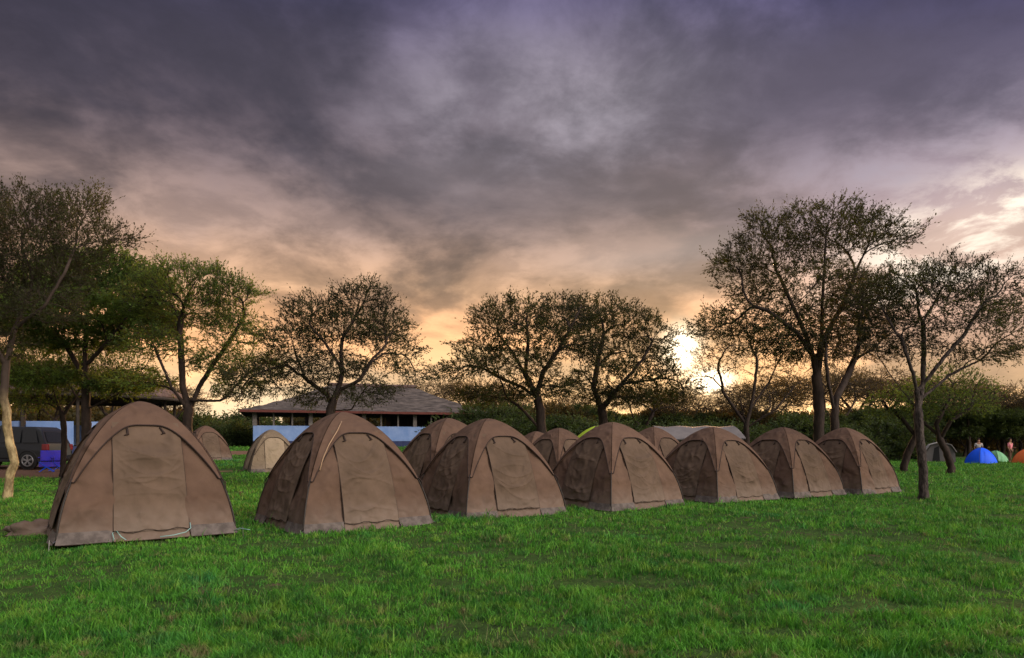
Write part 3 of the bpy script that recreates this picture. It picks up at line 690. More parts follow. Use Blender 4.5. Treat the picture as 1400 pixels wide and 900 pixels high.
# ------------------------------------------------------------------ dark off-road car
def car():
    xr, y0 = -21.15, 31.0; z = gz(-22, 31.5) ; T = empty('parked_car', (xr, y0, z), math.pi); tag(T, 'dark off road car parked on the dirt behind the left hand trees', 'car')
    # local: +x = forward (world -x), width runs along local -y (world +y)
    W = 1.85
    prof = [(0, .45), (-.02, .8), (.05, 1.12), (.32, 1.78), (.6, 1.93), (2.3, 1.95), (2.75, 1.86), (3.35, 1.22), (4.35, 1.1), (4.65, .9), (4.7, .45)]
    def sect(y, inset, pr): return [(x, y, zz) for x, zz in pr]
    n = len(prof)
    ys = [0.06, 0, 0, .06]
    vs = []
    for (yy, k) in ((0, 1), (-W, -1)):
        for x, zz in prof:
            tuck = max(0, zz - 1.12) * .22
            vs.append((x, yy - k * tuck, zz))
    fs = [tuple(range(n)), tuple(reversed(range(n, 2 * n)))] + [(i, i + n, (i + 1) % n + n, (i + 1) % n) for i in range(n)]
    mb = MB(); mb.add(vs, fs); mb.build('body', M['paint'], T, bevel=.07)
    def q(name, pts, m, off=.012):
        mb = MB(); mb.add(pts, [tuple(range(len(pts)))]); o = mb.build(name, m, T); s = o.modifiers.new('s', 'SOLIDIFY'); s.thickness = .02; s.offset = 0; return o
    for k, yy in ((1, 0), (-1, -W)):
        f = lambda x, zz: (x, yy - k * (max(0, zz - 1.12) * .22 - .012), zz)
        q('side_window', [f(.38, 1.2), f(1.1, 1.2), f(1.1, 1.78), f(.55, 1.76)], M['glass'])
        q('side_window', [f(1.2, 1.2), f(2.1, 1.2), f(2.1, 1.82), f(1.2, 1.8)], M['glass'])
        q('side_window', [f(2.2, 1.2), f(3.05, 1.2), f(2.6, 1.78), f(2.2, 1.82)], M['glass'])
    g = lambda y, zz: ((-.02 + (zz - .8) * .22 if zz < 1.12 else .05 + (zz - 1.12) * .41) - .012, y, zz)
    q('rear_window', [g(-.22, 1.22), g(-W + .22, 1.22), g(-W + .3, 1.7), g(-.3, 1.7)], M['glass'])
    q('tailgate', [g(-.2, .62), g(-W + .2, .62), g(-W + .16, 1.16), g(-.16, 1.16)], M['paintg'])
    for y in (-.02, -W + .16):
        mb = MB(); mb.box((-.05, y - .14, .86), (.22, y + .025, 1.14)); mb.build('tail_lamp', M['tail'], T, bevel=.03)
    mb = MB(); mb.box((-.14, -W + .02, .40), (.1, -.02, .60)); mb.build('bumper', M['plastic'], T, bevel=.04)
    mb = MB(); mb.box((.02, -W - .01, .33), (4.6, .01, .46)); mb.build('side_sill', M['plastic'], T, bevel=.02)
    for x in (.85, 3.75):
        for k, yy in ((1, -.02), (-1, -W + .02)):
            w = MB()
            pr = [(.24, .0), (.37, .015), (.395, .06), (.395, .2), (.37, .245)]
            v = []; m_ = 28
            for r_, d in pr:
                v += [(x + r_ * math.cos(2 * math.pi * i / m_), yy + k * (.03 - d), .39 + r_ * math.sin(2 * math.pi * i / m_)) for i in range(m_)]
            w.add(v, [(a * m_ + i, a * m_ + (i + 1) % m_, (a + 1) * m_ + (i + 1) % m_, (a + 1) * m_ + i) for a in range(4) for i in range(m_)])
            wo = w.build('wheel', M['tyre'], T, smooth=True)
            rm = MB()
            for s_ in range(5):
                th = s_ * 2 * math.pi / 5 + .3
                for dt in (-.14, .14):
                    rm.bar((x, yy + k * .02, .39), (x + .25 * math.cos(th + dt), yy + k * .035, .39 + .25 * math.sin(th + dt)), .045, .03)
            ringp = [(x + .25 * math.cos(t * math.pi / 14), yy + k * .03, .39 + .25 * math.sin(t * math.pi / 14)) for t in range(29)]
            rm.tube(ringp, .022, 6); rm.tube([(x, yy - k * .02, .39), (x, yy + k * .045, .39)], .06, 10)
            rm.build('rim', M['rim'], wo, smooth=False)
            ar = MB(); ar.tube([(x + .44 * math.cos(t * math.pi / 12), yy + k * .012, .39 + .44 * math.sin(t * math.pi / 12)) for t in range(13)], .035, 6)
            ar.build('wheel_arch', M['plastic'], T, smooth=True)
            dk = MB(); dk.tube([(x, yy + k * .003, .39), (x, yy + k * .006, .39)], .42, 28); dk.build('wheel_well', M['plastic'], T)
car()

# violet folding camp chairs behind the car
def chair(loc, yaw, label):
    T = empty('camp_chair', loc, yaw); tag(T, label, 'chair', 'violet folding camp chairs by the parked car')
    mb = MB(); mb.add(*grid(8, 8, lambda a, b: Vector(((a - .5) * .5, (b - .5) * .45, .42 - .05 * math.sin(a * math.pi) * math.sin(b * math.pi))))); o = mb.build('seat', M['violet'], T, smooth=True)
    o.modifiers.new('s', 'SOLIDIFY').thickness = .012
    mb = MB(); mb.add(*grid(8, 8, lambda a, b: Vector(((a - .5) * .52, .225 + .1 * b + .04 * math.sin(a * math.pi), .46 + .45 * b)))); o = mb.build('backrest', M['violet'], T, smooth=True)
    o.modifiers.new('s', 'SOLIDIFY').thickness = .012
    mb = MB(); mb.add(*grid(8, 2, lambda a, b: Vector(((a - .5) * .52, -.22, .42 - .2 * b)))); o = mb.build('front_valance', M['violet'], T, smooth=True)
    for y in (-.22, .22):
        for s in (-1, 1):
            mb = MB(); mb.tube([(-s * .26, y + .015 * s, 0), (s * .26, y + .015 * s, .43)], .012, 6); mb.build('leg', M['bluet'], T)
    for s in (-1, 1):
        mb = MB(); mb.box((s * .27 - .025, -.24, .60), (s * .27 + .025, .24, .63)); mb.build('armrest', M['violet'], T)
        mb = MB(); mb.tube([(s * .27, -.22, .4), (s * .27, -.22, .6)], .012, 6); mb.build('arm_support', M['pole'], T)
p = at(64, 29.2); chair((p.x, p.y, p.z), .5, 'violet folding camp chair nearer the car wheel')
p = at(78, 29.8); chair((p.x, p.y, p.z), .9, 'violet folding camp chair further right from the car wheel')

# ------------------------------------------------------------------ trees
def colonize(stems, lobes, n_attr, step, rs, jitter=.25, up=.08, kill=1.35, iters=140, hollow=.35, limbs=2, fork=.22):
    """stems: list of polylines; lobes: (c, r, weight) ellipsoids. returns positions, parents"""
    pos = []; par = []
    for s in stems:
        s = [np.array(q, float) for q in s]; prev = -1
        if pos:
            P = np.array(pos); prev = int(np.argmin(((P - s[0]) ** 2).sum(1)))
        last = None
        for i in range(len(s) - 1):
            d = np.linalg.norm(s[i + 1] - s[i]); k = max(1, int(d / step))
            for j in range(k):
                q = s[i] + (s[i + 1] - s[i]) * j / k
                if prev >= 0 and np.linalg.norm(q - pos[prev]) < step * .4: continue
                w = rs.normal(0, step * .05, 3)
                pos.append(q + (w if prev >= 0 else 0)); par.append(prev); prev = len(pos) - 1
        pos.append(s[-1]); par.append(prev)
    for c, r, w in lobes:
        for q in range(limbs):
            c2 = np.array(c) + (rs.uniform(-.6, .6, 3) * np.array(r) * (q > 0))
            Pn = np.array(pos); base_z = Pn[0, 2]; d = np.linalg.norm(Pn - c2, axis=1)
            hor = np.linalg.norm((Pn - c2)[:, :2], axis=1); rise = c2[2] - Pn[:, 2]
            pen = np.maximum(0, .45 * hor - rise) * 1.6 + (Pn[:, 2] < base_z + fork * (c2[2] - base_z)) * 50
            pa_ = np.array(par); pdv_ = Pn - Pn[np.maximum(pa_, 0)]; pdv_ /= np.linalg.norm(pdv_, axis=1)[:, None] + 1e-9
            cosv = (pdv_ * (c2 - Pn)).sum(1) / (d + 1e-9); pen = pen + np.maximum(0, .55 - cosv) * d * 1.2
            i0 = int(np.argmin(d + pen)); p0 = Pn[i0]
            if d[i0] < step * 2: continue
            pd = p0 - Pn[par[i0]] if par[i0] >= 0 else np.array([0, 0, 1.]); pd = pd / (np.linalg.norm(pd) + 1e-9)
            p1 = p0 + (pd * .45 + np.array([0, 0, .25]) + (c2 - p0) / d[i0] * .4) * d[i0] * .5; k = max(2, int(d[i0] * 1.06 / step)); prev = i0
            wv = rs.normal(0, .06 * d[i0], 3)
            for j in range(1, k + 1):
                t = j / k; qn = p0 * (1 - t) ** 2 + 2 * p1 * t * (1 - t) + c2 * t * t + wv * math.sin(t * 6.3) * .5 + rs.normal(0, step * .06, 3)
                pos.append(qn); par.append(prev); prev = len(pos) - 1
    ws = np.array([l[2] for l in lobes], float); ws /= ws.sum()
    att = []
    for (c, r, w), f in zip(lobes, ws):
        k = max(4, int(n_attr * f)); d = rs.normal(size=(k, 3)); d /= np.linalg.norm(d, axis=1)[:, None]
        rad = (hollow + (1 - hollow) * rs.rand(k)) ** .5
        nc = 9; cd = rs.normal(size=(nc, 3)); cd[:, 2] = np.abs(cd[:, 2]) * .9 - .1; cd /= np.linalg.norm(cd, axis=1)[:, None]; pick = rs.rand(k) < .22; w_ = rs.randint(0, nc, k)
        d = np.where(pick[:, None], cd[w_] + rs.normal(0, .06, (k, 3)), d); rad = np.where(pick, .75 + .36 * rs.rand(k), rad)
        bump = 1 + .15 * np.sin(d[:, 0] * 5 + c[0]) * np.sin(d[:, 1] * 4 + c[2]) + .12 * np.sin(d[:, 2] * 9 + c[1])
        att.append(np.array(c) + d * (rad * bump)[:, None] * np.array(r))
    att = np.concatenate(att)
    P = np.zeros((60000, 3)); n = len(pos); P[:n] = pos; par = list(par)
    best = np.full(len(att), 1e9); bi = np.zeros(len(att), int); alive = np.ones(len(att), bool); stall = np.zeros(len(att), int)
    def upd(a, b):
        for s0 in range(a, b, 400):
            e = min(b, s0 + 400)
            D = ((att[:, None, :] - P[None, s0:e, :]) ** 2).sum(2); k = D.argmin(1); m = D[np.arange(len(att)), k]
            q = m < best; best[q] = m[q]; bi[q] = k[q] + s0
    upd(0, n)
    for it in range(iters):
        alive &= best > (kill * step) ** 2
        if not alive.any(): break
        idx = bi[alive]; vec = att[alive] - P[idx]; vec /= np.linalg.norm(vec, axis=1)[:, None] + 1e-9
        uniq, inv = np.unique(idx, return_inverse=True)
        S = np.zeros((len(uniq), 3)); np.add.at(S, inv, vec)
        nn = np.linalg.norm(S, axis=1); stuck = nn < .25
        pa = np.array(par)[uniq]; pdv = P[uniq] - P[np.maximum(pa, 0)]; pdv /= np.linalg.norm(pdv, axis=1)[:, None] + 1e-9
        S = S / (nn[:, None] + 1e-9) + .55 * pdv + rs.normal(0, jitter, S.shape); S[:, 2] += up
        S /= np.linalg.norm(S, axis=1)[:, None]
        new = P[uniq] + S * step
        k = len(new)
        if n + k > 59000: break
        P[n:n + k] = new; par += list(uniq); upd(n, n + k); n += k
        # attractors whose nearest node did not change have stalled: let them go
        same = alive.copy(); same[alive] = (bi[alive] == idx); stall = np.where(same, stall + 1, 0); alive[stall > 12] = False
    return P[:n].copy(), np.array(par)
DENS = 3.6
def build_tree(name, loc, stems, lobes, n_attr, step, r_trunk, seed, label, leafmat, barkmat, group=None, sprays=2, leaves=7, lsize=.085, twig=.42,
               upb=.25, cat='tree', flare=1.0, ns=6, tip=.007, jitter=.16, tight=.16, tnoise=.30, parent_only=False, leafflow=6, hollow=.35, droop=0.0, lratio=.40, subs=1):
    """stems and lobes are given relative to loc"""
    if subs: lsize *= .80; leaves = max(4, int(leaves * .60)); tip *= .85; tight = .22; sprays = max(1, sprays - 1); twig *= .82
    else: tight, tnoise = .28, .5
    rs = np.random.RandomState(seed)
    P, par = colonize(stems, lobes, int(n_attr * (DENS if subs else 2.0)), step * (.56 if subs else .85), rs, jitter=jitter, hollow=hollow)
    n = len(P); flow = np.zeros(n); kids = np.bincount(par[par >= 0], minlength=n); flow[kids == 0] = 1
    for i in range(n - 1, -1, -1):
        if par[i] >= 0: flow[par[i]] += flow[i]
    # order: a child always has a higher index except stems attached later (still higher)
    rad = np.maximum(tip, r_trunk * .85 * (flow / flow.max()) ** .58)

    base = P[:, 2] - P[:, 2].min(); rad *= 1 + flare * .35 * np.exp(-base / .25)
    # tubes: every segment joins parent ring to own ring (rings shared)
    sides = 6
    dirs = np.zeros((n, 3)); 
    for i in range(n):
        dirs[i] = P[i] - P[par[i]] if par[i] >= 0 else (0, 0, 1)
    dirs /= np.linalg.norm(dirs, axis=1)[:, None] + 1e-9
    main = np.full(n, -1)
    for i in range(n):
        p = par[i]
        if p >= 0 and (main[p] < 0 or flow[i] > flow[main[p]]): main[p] = i
    hasm = main >= 0; rd = dirs.copy(); rd[hasm] = rd[hasm] + dirs[main[hasm]]; rd /= np.linalg.norm(rd, axis=1)[:, None] + 1e-9
    ref = np.tile(np.array([.31, .95, .05]), (n, 1)); a = ref - rd * (ref * rd).sum(1)[:, None]; a /= np.linalg.norm(a, axis=1)[:, None] + 1e-9
    b = np.cross(rd, a)
    th = np.arange(sides) * 2 * np.pi / sides
    rough = 1 + rs.normal(0, .05, (n, sides)) * (rad > .03)[:, None]
    ring = P[:, None, :] + (a[:, None, :] * np.cos(th)[None, :, None] + b[:, None, :] * np.sin(th)[None, :, None]) * (rad[:, None] * rough)[:, :, None]
    V = [ring.reshape(-1, 3)]; Fq = []
    ch = np.where(par >= 0)[0]; ismain = main[par[ch]] == ch
    k0 = np.arange(sides); k1 = (k0 + 1) % sides
    cm = ch[ismain]; pm = par[cm]
    Fq.append(np.stack([pm[:, None] * sides + k0, pm[:, None] * sides + k1, cm[:, None] * sides + k1, cm[:, None] * sides + k0], 2).reshape(-1, 4))
    cs = ch[~ismain]; pp = par[cs]; off = n * sides            # side branches: own start ring at the parent's place
    if len(cs):
        st = P[pp][:, None, :] + (a[cs][:, None, :] * np.cos(th)[None, :, None] + b[cs][:, None, :] * np.sin(th)[None, :, None]) * (np.minimum(rad[cs] * 1.15, rad[pp])[:, None, None])
        V.append(st.reshape(-1, 3)); si = np.arange(len(cs))
        Fq.append(np.stack([off + si[:, None] * sides + k0, off + si[:, None] * sides + k1, cs[:, None] * sides + k1, cs[:, None] * sides + k0], 2).reshape(-1, 4))
        off += len(cs) * sides
    # twigs: three-sided slivers grown from thin nodes
    tn = np.where(flow <= leafflow)[0]; tn = np.repeat(tn, sprays)
    cen = np.average(P[flow <= 2], axis=0); outw = P[tn] - cen; outw /= np.linalg.norm(outw, axis=1)[:, None] + 1e-9
    td = dirs[tn] * .8 + rs.normal(0, tnoise, (len(tn), 3)) + outw * .5; td[:, 2] += upb; td /= np.linalg.norm(td, axis=1)[:, None]
    tl = twig * (.5 + rs.rand(len(tn)) * .8) 
    tb = P[tn]; te = tb + td * tl[:, None]; te[:, 2] -= droop * tl * rs.rand(len(tn))
    # a second order of finer twigs along each
    if subs:
        q = np.repeat(np.arange(len(tn)), subs); f = .1 + .6 * rs.rand(len(q))
        b2 = tb[q] + (te[q] - tb[q]) * f[:, None]; d2 = td[q] * .75 + rs.normal(0, .5, (len(q), 3)); d2[:, 2] += upb * .4; d2 /= np.linalg.norm(d2, axis=1)[:, None]
        l2 = tl[q] * (.5 + .5 * rs.rand(len(q))); tb = np.concatenate([tb, b2]); te = np.concatenate([te, b2 + d2 * l2[:, None]]); td = np.concatenate([td, d2]); tn = np.concatenate([tn, tn[q]])
    ta = np.cross(td, rs.normal(size=td.shape)); ta /= np.linalg.norm(ta, axis=1)[:, None]; tc = np.cross(td, ta); w0 = tip * .8
    rA = np.stack([tb + ta * w0, tb - ta * w0 * .5 + tc * w0 * .87, tb - ta * w0 * .5 - tc * w0 * .87, te], 1)
    V.append(rA.reshape(-1, 3)); ti = off + np.arange(len(tn)) * 4
    Ft = np.concatenate([np.stack([ti, ti + 1, ti + 3], 1), np.stack([ti + 1, ti + 2, ti + 3], 1), np.stack([ti + 2, ti, ti + 3], 1)])
    T = empty(name, loc); tag(T, label, cat, group)
    fast_mesh('trunk', np.concatenate(V), [np.concatenate(Fq), Ft], barkmat, T, smooth=True)
    # leaves strung along the twigs
    k = len(tn) * leaves; s = np.repeat(np.arange(len(tn)), leaves); f = rs.rand(k) * 1.05
    c = tb[s] + (te[s] - tb[s]) * f[:, None] + rs.normal(0, lsize * tight, (k, 3))
    ax = td[s] * 1.0 + rs.normal(0, .28 if subs else .45, (k, 3)); ax /= np.linalg.norm(ax, axis=1)[:, None]
    sd_ = np.cross(ax, rs.normal(size=(k, 3))); sd_ /= np.linalg.norm(sd_, axis=1)[:, None]
    L_ = lsize * (.6 + .8 * rs.rand(k))[:, None]; W_ = L_ * lratio
    lv = np.stack([c - ax * L_ * .5, c + sd_ * W_ * .5, c + ax * L_ * .5, c - sd_ * W_ * .5], 1).reshape(-1, 3)
    fast_mesh('crown', lv, np.arange(k * 4).reshape(-1, 4), leafmat, T)
    return T
def px_tree(px, D, stems, lobes, pyb=None, dz=0, depth=1.0, name='thorn_tree', drop=0, **kw):
    """pixel-measured tree at distance D: stems [[(px,py,dy)...]], lobes [(px,py,rx,ry[,dy])]"""
    loc = at(px, D); s = D / F; rr = random.Random(kw['seed'])
    def cv(x, y, dy=0): return ((x - 700) * s * (1 + dy / D) - loc.x, dy, HC + (HY - y) * s * (1 + dy / D) - loc.z)
    S = []
    for st in stems:
        pts = [cv(*q) for q in st]; S.append(pts)
    S[0] = [(0, 0, -.15)] + S[0]
    Lb = []
    for l in lobes:
        x, y, rx, ry = l[:4]; y += drop * max(0, min(1, (520 - y) / 120)); dy = l[4] if len(l) > 4 else rr.uniform(-.35, .35) * rx * s
        Lb.append((cv(x, y, dy), (rx * s, rx * s * .7 * depth, ry * s), rx * (ry + 12)))
    return build_tree(name, loc, S, Lb, **kw)

NEAR = 'thorn trees standing round the tents'
# big umbrella thorn, right of the row
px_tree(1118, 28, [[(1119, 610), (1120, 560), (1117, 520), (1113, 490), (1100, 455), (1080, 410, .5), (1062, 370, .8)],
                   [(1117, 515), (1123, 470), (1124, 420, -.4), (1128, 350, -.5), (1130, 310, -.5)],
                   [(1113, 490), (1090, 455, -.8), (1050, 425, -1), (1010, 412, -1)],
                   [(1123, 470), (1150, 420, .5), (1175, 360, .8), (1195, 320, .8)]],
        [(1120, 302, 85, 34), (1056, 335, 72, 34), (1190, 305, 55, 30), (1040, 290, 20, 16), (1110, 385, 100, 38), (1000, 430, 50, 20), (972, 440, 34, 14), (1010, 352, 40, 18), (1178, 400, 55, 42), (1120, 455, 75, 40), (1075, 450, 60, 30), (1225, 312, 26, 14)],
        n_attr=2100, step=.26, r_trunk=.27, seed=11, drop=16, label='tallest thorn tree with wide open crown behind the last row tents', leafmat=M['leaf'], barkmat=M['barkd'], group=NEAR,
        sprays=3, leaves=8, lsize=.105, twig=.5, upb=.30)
px_tree(1143, 27, [[(1142, 610), (1141, 575), (1143, 545), (1160, 510, .5), (1172, 480, .6), (1180, 440, .8)], [(1141, 565), (1132, 520, -.3), (1128, 480, -.5)]],
        [(1175, 455, 42, 40), (1130, 470, 32, 30), (1205, 480, 30, 20), (1180, 410, 45, 30)],
        n_attr=650, step=.26, r_trunk=.2, seed=12, label='slimmer forked thorn tree right beside the tallest tree', leafmat=M['leafo'], barkmat=M['barkd'], group=NEAR,
        sprays=2, leaves=7, lsize=.10, twig=.45)
px_tree(1010, 37, [[(1022, 620), (1020, 585), (1030, 540), (1035, 500)], [(1020, 580), (1005, 560, .5), (988, 535, .6)], [(1024, 562), (1050, 525, .4), (1064, 495, .5)], [(1020, 585), (1060, 560, -.5), (1085, 530, -.5)]],
        [(985, 490, 36, 30), (1025, 468, 42, 28), (1060, 500, 34, 32), (960, 515, 18, 14), (1085, 530, 22, 24)],
        n_attr=850, step=.3, r_trunk=.2, seed=13, label='sparse twiggy thorn tree in front of the setting sun', leafmat=M['leafo'], barkmat=M['barkd'], group=NEAR,
        sprays=2, leaves=6, lsize=.12, twig=.55)
# slim tree in the lawn
px_tree(1262, 16.8, [[(1263, 680), (1262, 640), (1258, 600), (1256, 575), (1255, 545), (1248, 510, -.2), (1238, 480, -.3), (1232, 462, -.3), (1212, 450, -.4)],
                     [(1256, 560), (1262, 520, .2), (1263, 480, .3), (1262, 440, .3), (1285, 400, .3)],
                     [(1258, 530), (1290, 490, -.2), (1320, 455, -.3), (1340, 420, -.3)],
                     [(1256, 548), (1300, 512, .4), (1345, 490, .6), (1385, 478, .7)],
                     [(1255, 560), (1230, 530, .4), (1212, 505, .5), (1190, 470, .6)]],
        [(1245, 385, 58, 24), (1310, 380, 62, 30), (1205, 410, 40, 28), (1365, 400, 38, 32), (1290, 425, 80, 26), (1380, 455, 34, 28), (1215, 455, 40, 26), (1345, 480, 46, 16), (1385, 370, 16, 12), (1250, 470, 40, 22)],
        n_attr=2100, step=.17, r_trunk=.125, seed=14, drop=6, label='slim grey trunked thorn tree alone on the lawn right of the tents', leafmat=M['leaf'], barkmat=M['bark'], group=NEAR,
        sprays=3, leaves=7, lsize=.062, twig=.30, tip=.0045, upb=.22)
px_tree(1298, 31, [[(1301, 640), (1294, 618), (1284, 598), (1280, 580), (1290, 560), (1300, 540)], [(1284, 596), (1265, 580, .4), (1250, 560, .5)], [(1286, 600), (1300, 575, -.4), (1325, 560, -.5)]],
        [(1300, 522, 42, 22), (1262, 540, 34, 18), (1330, 540, 34, 18), (1295, 552, 56, 14), (1342, 555, 22, 10)],
        n_attr=900, step=.24, r_trunk=.19, seed=15, label='low green thorn tree with right leaning trunk behind the slim tree', leafmat=M['leafg'], barkmat=M['barkd'], group=NEAR,
        sprays=2, leaves=7, lsize=.11, twig=.45, upb=.1)
px_tree(1236, 33, [[(1236, 636), (1243, 615), (1252, 598), (1254, 580), (1250, 560)], [(1252, 596), (1235, 575, .4), (1220, 560, .5)]],
        [(1240, 548, 40, 18), (1212, 556, 30, 13), (1265, 552, 26, 13)],
        n_attr=600, step=.26, r_trunk=.2, seed=16, label='dark trunked thorn tree leaning left behind the slim tree', leafmat=M['leafg'], barkmat=M['barkd'], group=NEAR,
        sprays=2, leaves=7, lsize=.12, twig=.45, upb=.1)
# middle pair
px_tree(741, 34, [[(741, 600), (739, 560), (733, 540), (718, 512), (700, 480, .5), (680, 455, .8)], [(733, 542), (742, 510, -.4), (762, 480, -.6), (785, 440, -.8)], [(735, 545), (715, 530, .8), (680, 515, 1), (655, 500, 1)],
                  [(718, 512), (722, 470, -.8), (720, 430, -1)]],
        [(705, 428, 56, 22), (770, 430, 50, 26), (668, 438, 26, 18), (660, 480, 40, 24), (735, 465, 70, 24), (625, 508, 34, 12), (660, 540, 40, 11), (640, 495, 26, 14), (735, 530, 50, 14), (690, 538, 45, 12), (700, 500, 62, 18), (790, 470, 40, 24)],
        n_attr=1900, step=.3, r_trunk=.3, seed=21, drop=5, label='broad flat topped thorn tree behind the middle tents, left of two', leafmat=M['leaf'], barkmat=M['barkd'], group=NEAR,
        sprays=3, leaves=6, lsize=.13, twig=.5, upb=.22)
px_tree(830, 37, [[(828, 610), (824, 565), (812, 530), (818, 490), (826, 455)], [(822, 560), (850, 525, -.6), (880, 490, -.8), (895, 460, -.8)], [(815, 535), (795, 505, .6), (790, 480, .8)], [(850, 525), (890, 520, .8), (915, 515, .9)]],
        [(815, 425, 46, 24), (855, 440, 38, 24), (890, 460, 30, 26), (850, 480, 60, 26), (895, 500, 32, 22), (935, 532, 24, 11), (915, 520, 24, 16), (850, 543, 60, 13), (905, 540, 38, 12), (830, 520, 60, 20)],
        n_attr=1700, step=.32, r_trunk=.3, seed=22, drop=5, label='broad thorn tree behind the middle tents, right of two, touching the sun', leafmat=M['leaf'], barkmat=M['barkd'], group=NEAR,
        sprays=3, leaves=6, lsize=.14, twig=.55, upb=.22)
# tree in front of the lodge
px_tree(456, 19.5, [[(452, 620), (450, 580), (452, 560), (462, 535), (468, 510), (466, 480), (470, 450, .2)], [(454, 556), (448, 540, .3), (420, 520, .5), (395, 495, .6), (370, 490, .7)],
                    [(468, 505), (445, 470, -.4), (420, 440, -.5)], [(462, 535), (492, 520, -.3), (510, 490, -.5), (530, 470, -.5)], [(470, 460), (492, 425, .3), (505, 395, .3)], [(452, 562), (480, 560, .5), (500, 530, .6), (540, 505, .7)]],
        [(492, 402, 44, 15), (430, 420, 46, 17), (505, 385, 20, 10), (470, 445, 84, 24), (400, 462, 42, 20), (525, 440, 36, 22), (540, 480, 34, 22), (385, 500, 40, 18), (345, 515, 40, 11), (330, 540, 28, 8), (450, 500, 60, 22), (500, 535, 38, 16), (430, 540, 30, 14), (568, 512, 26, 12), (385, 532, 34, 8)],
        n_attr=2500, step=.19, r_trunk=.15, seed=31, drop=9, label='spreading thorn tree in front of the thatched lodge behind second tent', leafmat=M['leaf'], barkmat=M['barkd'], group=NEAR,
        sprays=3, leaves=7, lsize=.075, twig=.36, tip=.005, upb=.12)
# left cluster
px_tree(257, 22, [[(258, 620), (256, 585), (258, 560), (250, 530), (248, 490), (246, 450)], [(258, 562), (272, 530, .3), (290, 500, .4), (315, 465, .5), (335, 430, .5)], [(256, 560), (235, 530, -.4), (222, 500, -.5), (205, 460, -.6)], [(262, 548), (300, 548, -.5), (330, 530, -.6)]],
        [(262, 392, 66, 26), (322, 405, 34, 18), (205, 405, 40, 30), (255, 430, 84, 22), (320, 455, 40, 20), (300, 495, 46, 18), (215, 470, 48, 22), (325, 525, 34, 12), (358, 500, 30, 14), (195, 522, 44, 14)],
        n_attr=2100, step=.21, r_trunk=.19, seed=32, label='leafy thorn tree with triple fork just behind the nearest tent', leafmat=M['leafg'], barkmat=M['barkd'], group=NEAR,
        sprays=3, leaves=8, lsize=.09, twig=.40, upb=.25)
px_tree(118, 24, [[(118, 640), (118, 580), (117, 520), (116, 480), (118, 440)], [(118, 520), (95, 480, .4), (75, 450, .6)], [(117, 500), (150, 465, -.5), (175, 430, -.6)], [(118, 560), (160, 540, -.4), (200, 500, -.4), (215, 470)]],
        [(125, 385, 76, 34), (60, 400, 52, 34), (185, 395, 44, 32), (110, 430, 110, 26), (30, 440, 46, 26), (190, 445, 60, 22), (100, 465, 70, 16), (160, 362, 30, 16), (60, 515, 60, 15), (165, 528, 46, 11)],
        n_attr=2900, step=.23, r_trunk=.19, seed=33, label='dense dark green thorn tree between the car and the nearest tent', leafmat=M['leafg'], barkmat=M['barkd'], group=NEAR,
        sprays=4, leaves=9, lsize=.11, twig=.42, upb=.2)
px_tree(9, 17.2, [[(11, 676), (14, 650), (20, 632), (14, 608), (10, 585), (9, 562), (5, 545), (8, 500), (20, 450), (40, 400, .3)], [(8, 500), (-20, 450, -.4), (-40, 380, -.5)], [(20, 450), (60, 420, -.5), (90, 370, -.5), (105, 330)], [(5, 545), (-30, 510, .3), (-60, 480, .5)]],
        [(95, 318, 62, 46), (30, 315, 62, 54), (-40, 320, 70, 56), (160, 322, 30, 14), (120, 275, 24, 18), (20, 262, 16, 14), (50, 370, 80, 28), (-50, 400, 70, 40), (-40, 470, 60, 30), (60, 420, 50, 20)],
        n_attr=2300, step=.19, r_trunk=.12, seed=34, drop=6, label='tall twiggy thorn tree with pale crooked trunk at left edge', leafmat=M['leaf'], barkmat=M['barkp'], group=NEAR,
        sprays=3, leaves=9, lsize=.07, twig=.42, tip=.0055, upb=.55)
px_tree(86, 27, [[(86, 640), (88, 600), (86, 570), (70, 530), (50, 500)], [(86, 570), (110, 530, .5), (150, 510, .7)]],
        [(60, 490, 60, 22), (20, 520, 44, 22), (150, 505, 50, 18), (100, 520, 70, 20), (40, 548, 50, 12)],
        n_attr=1500, step=.26, r_trunk=.13, seed=35, label='thin crooked thorn tree by the violet chairs', leafmat=M['leafg'], barkmat=M['barkd'], group=NEAR,
        sprays=3, leaves=7, lsize=.10, twig=.45, upb=.1)

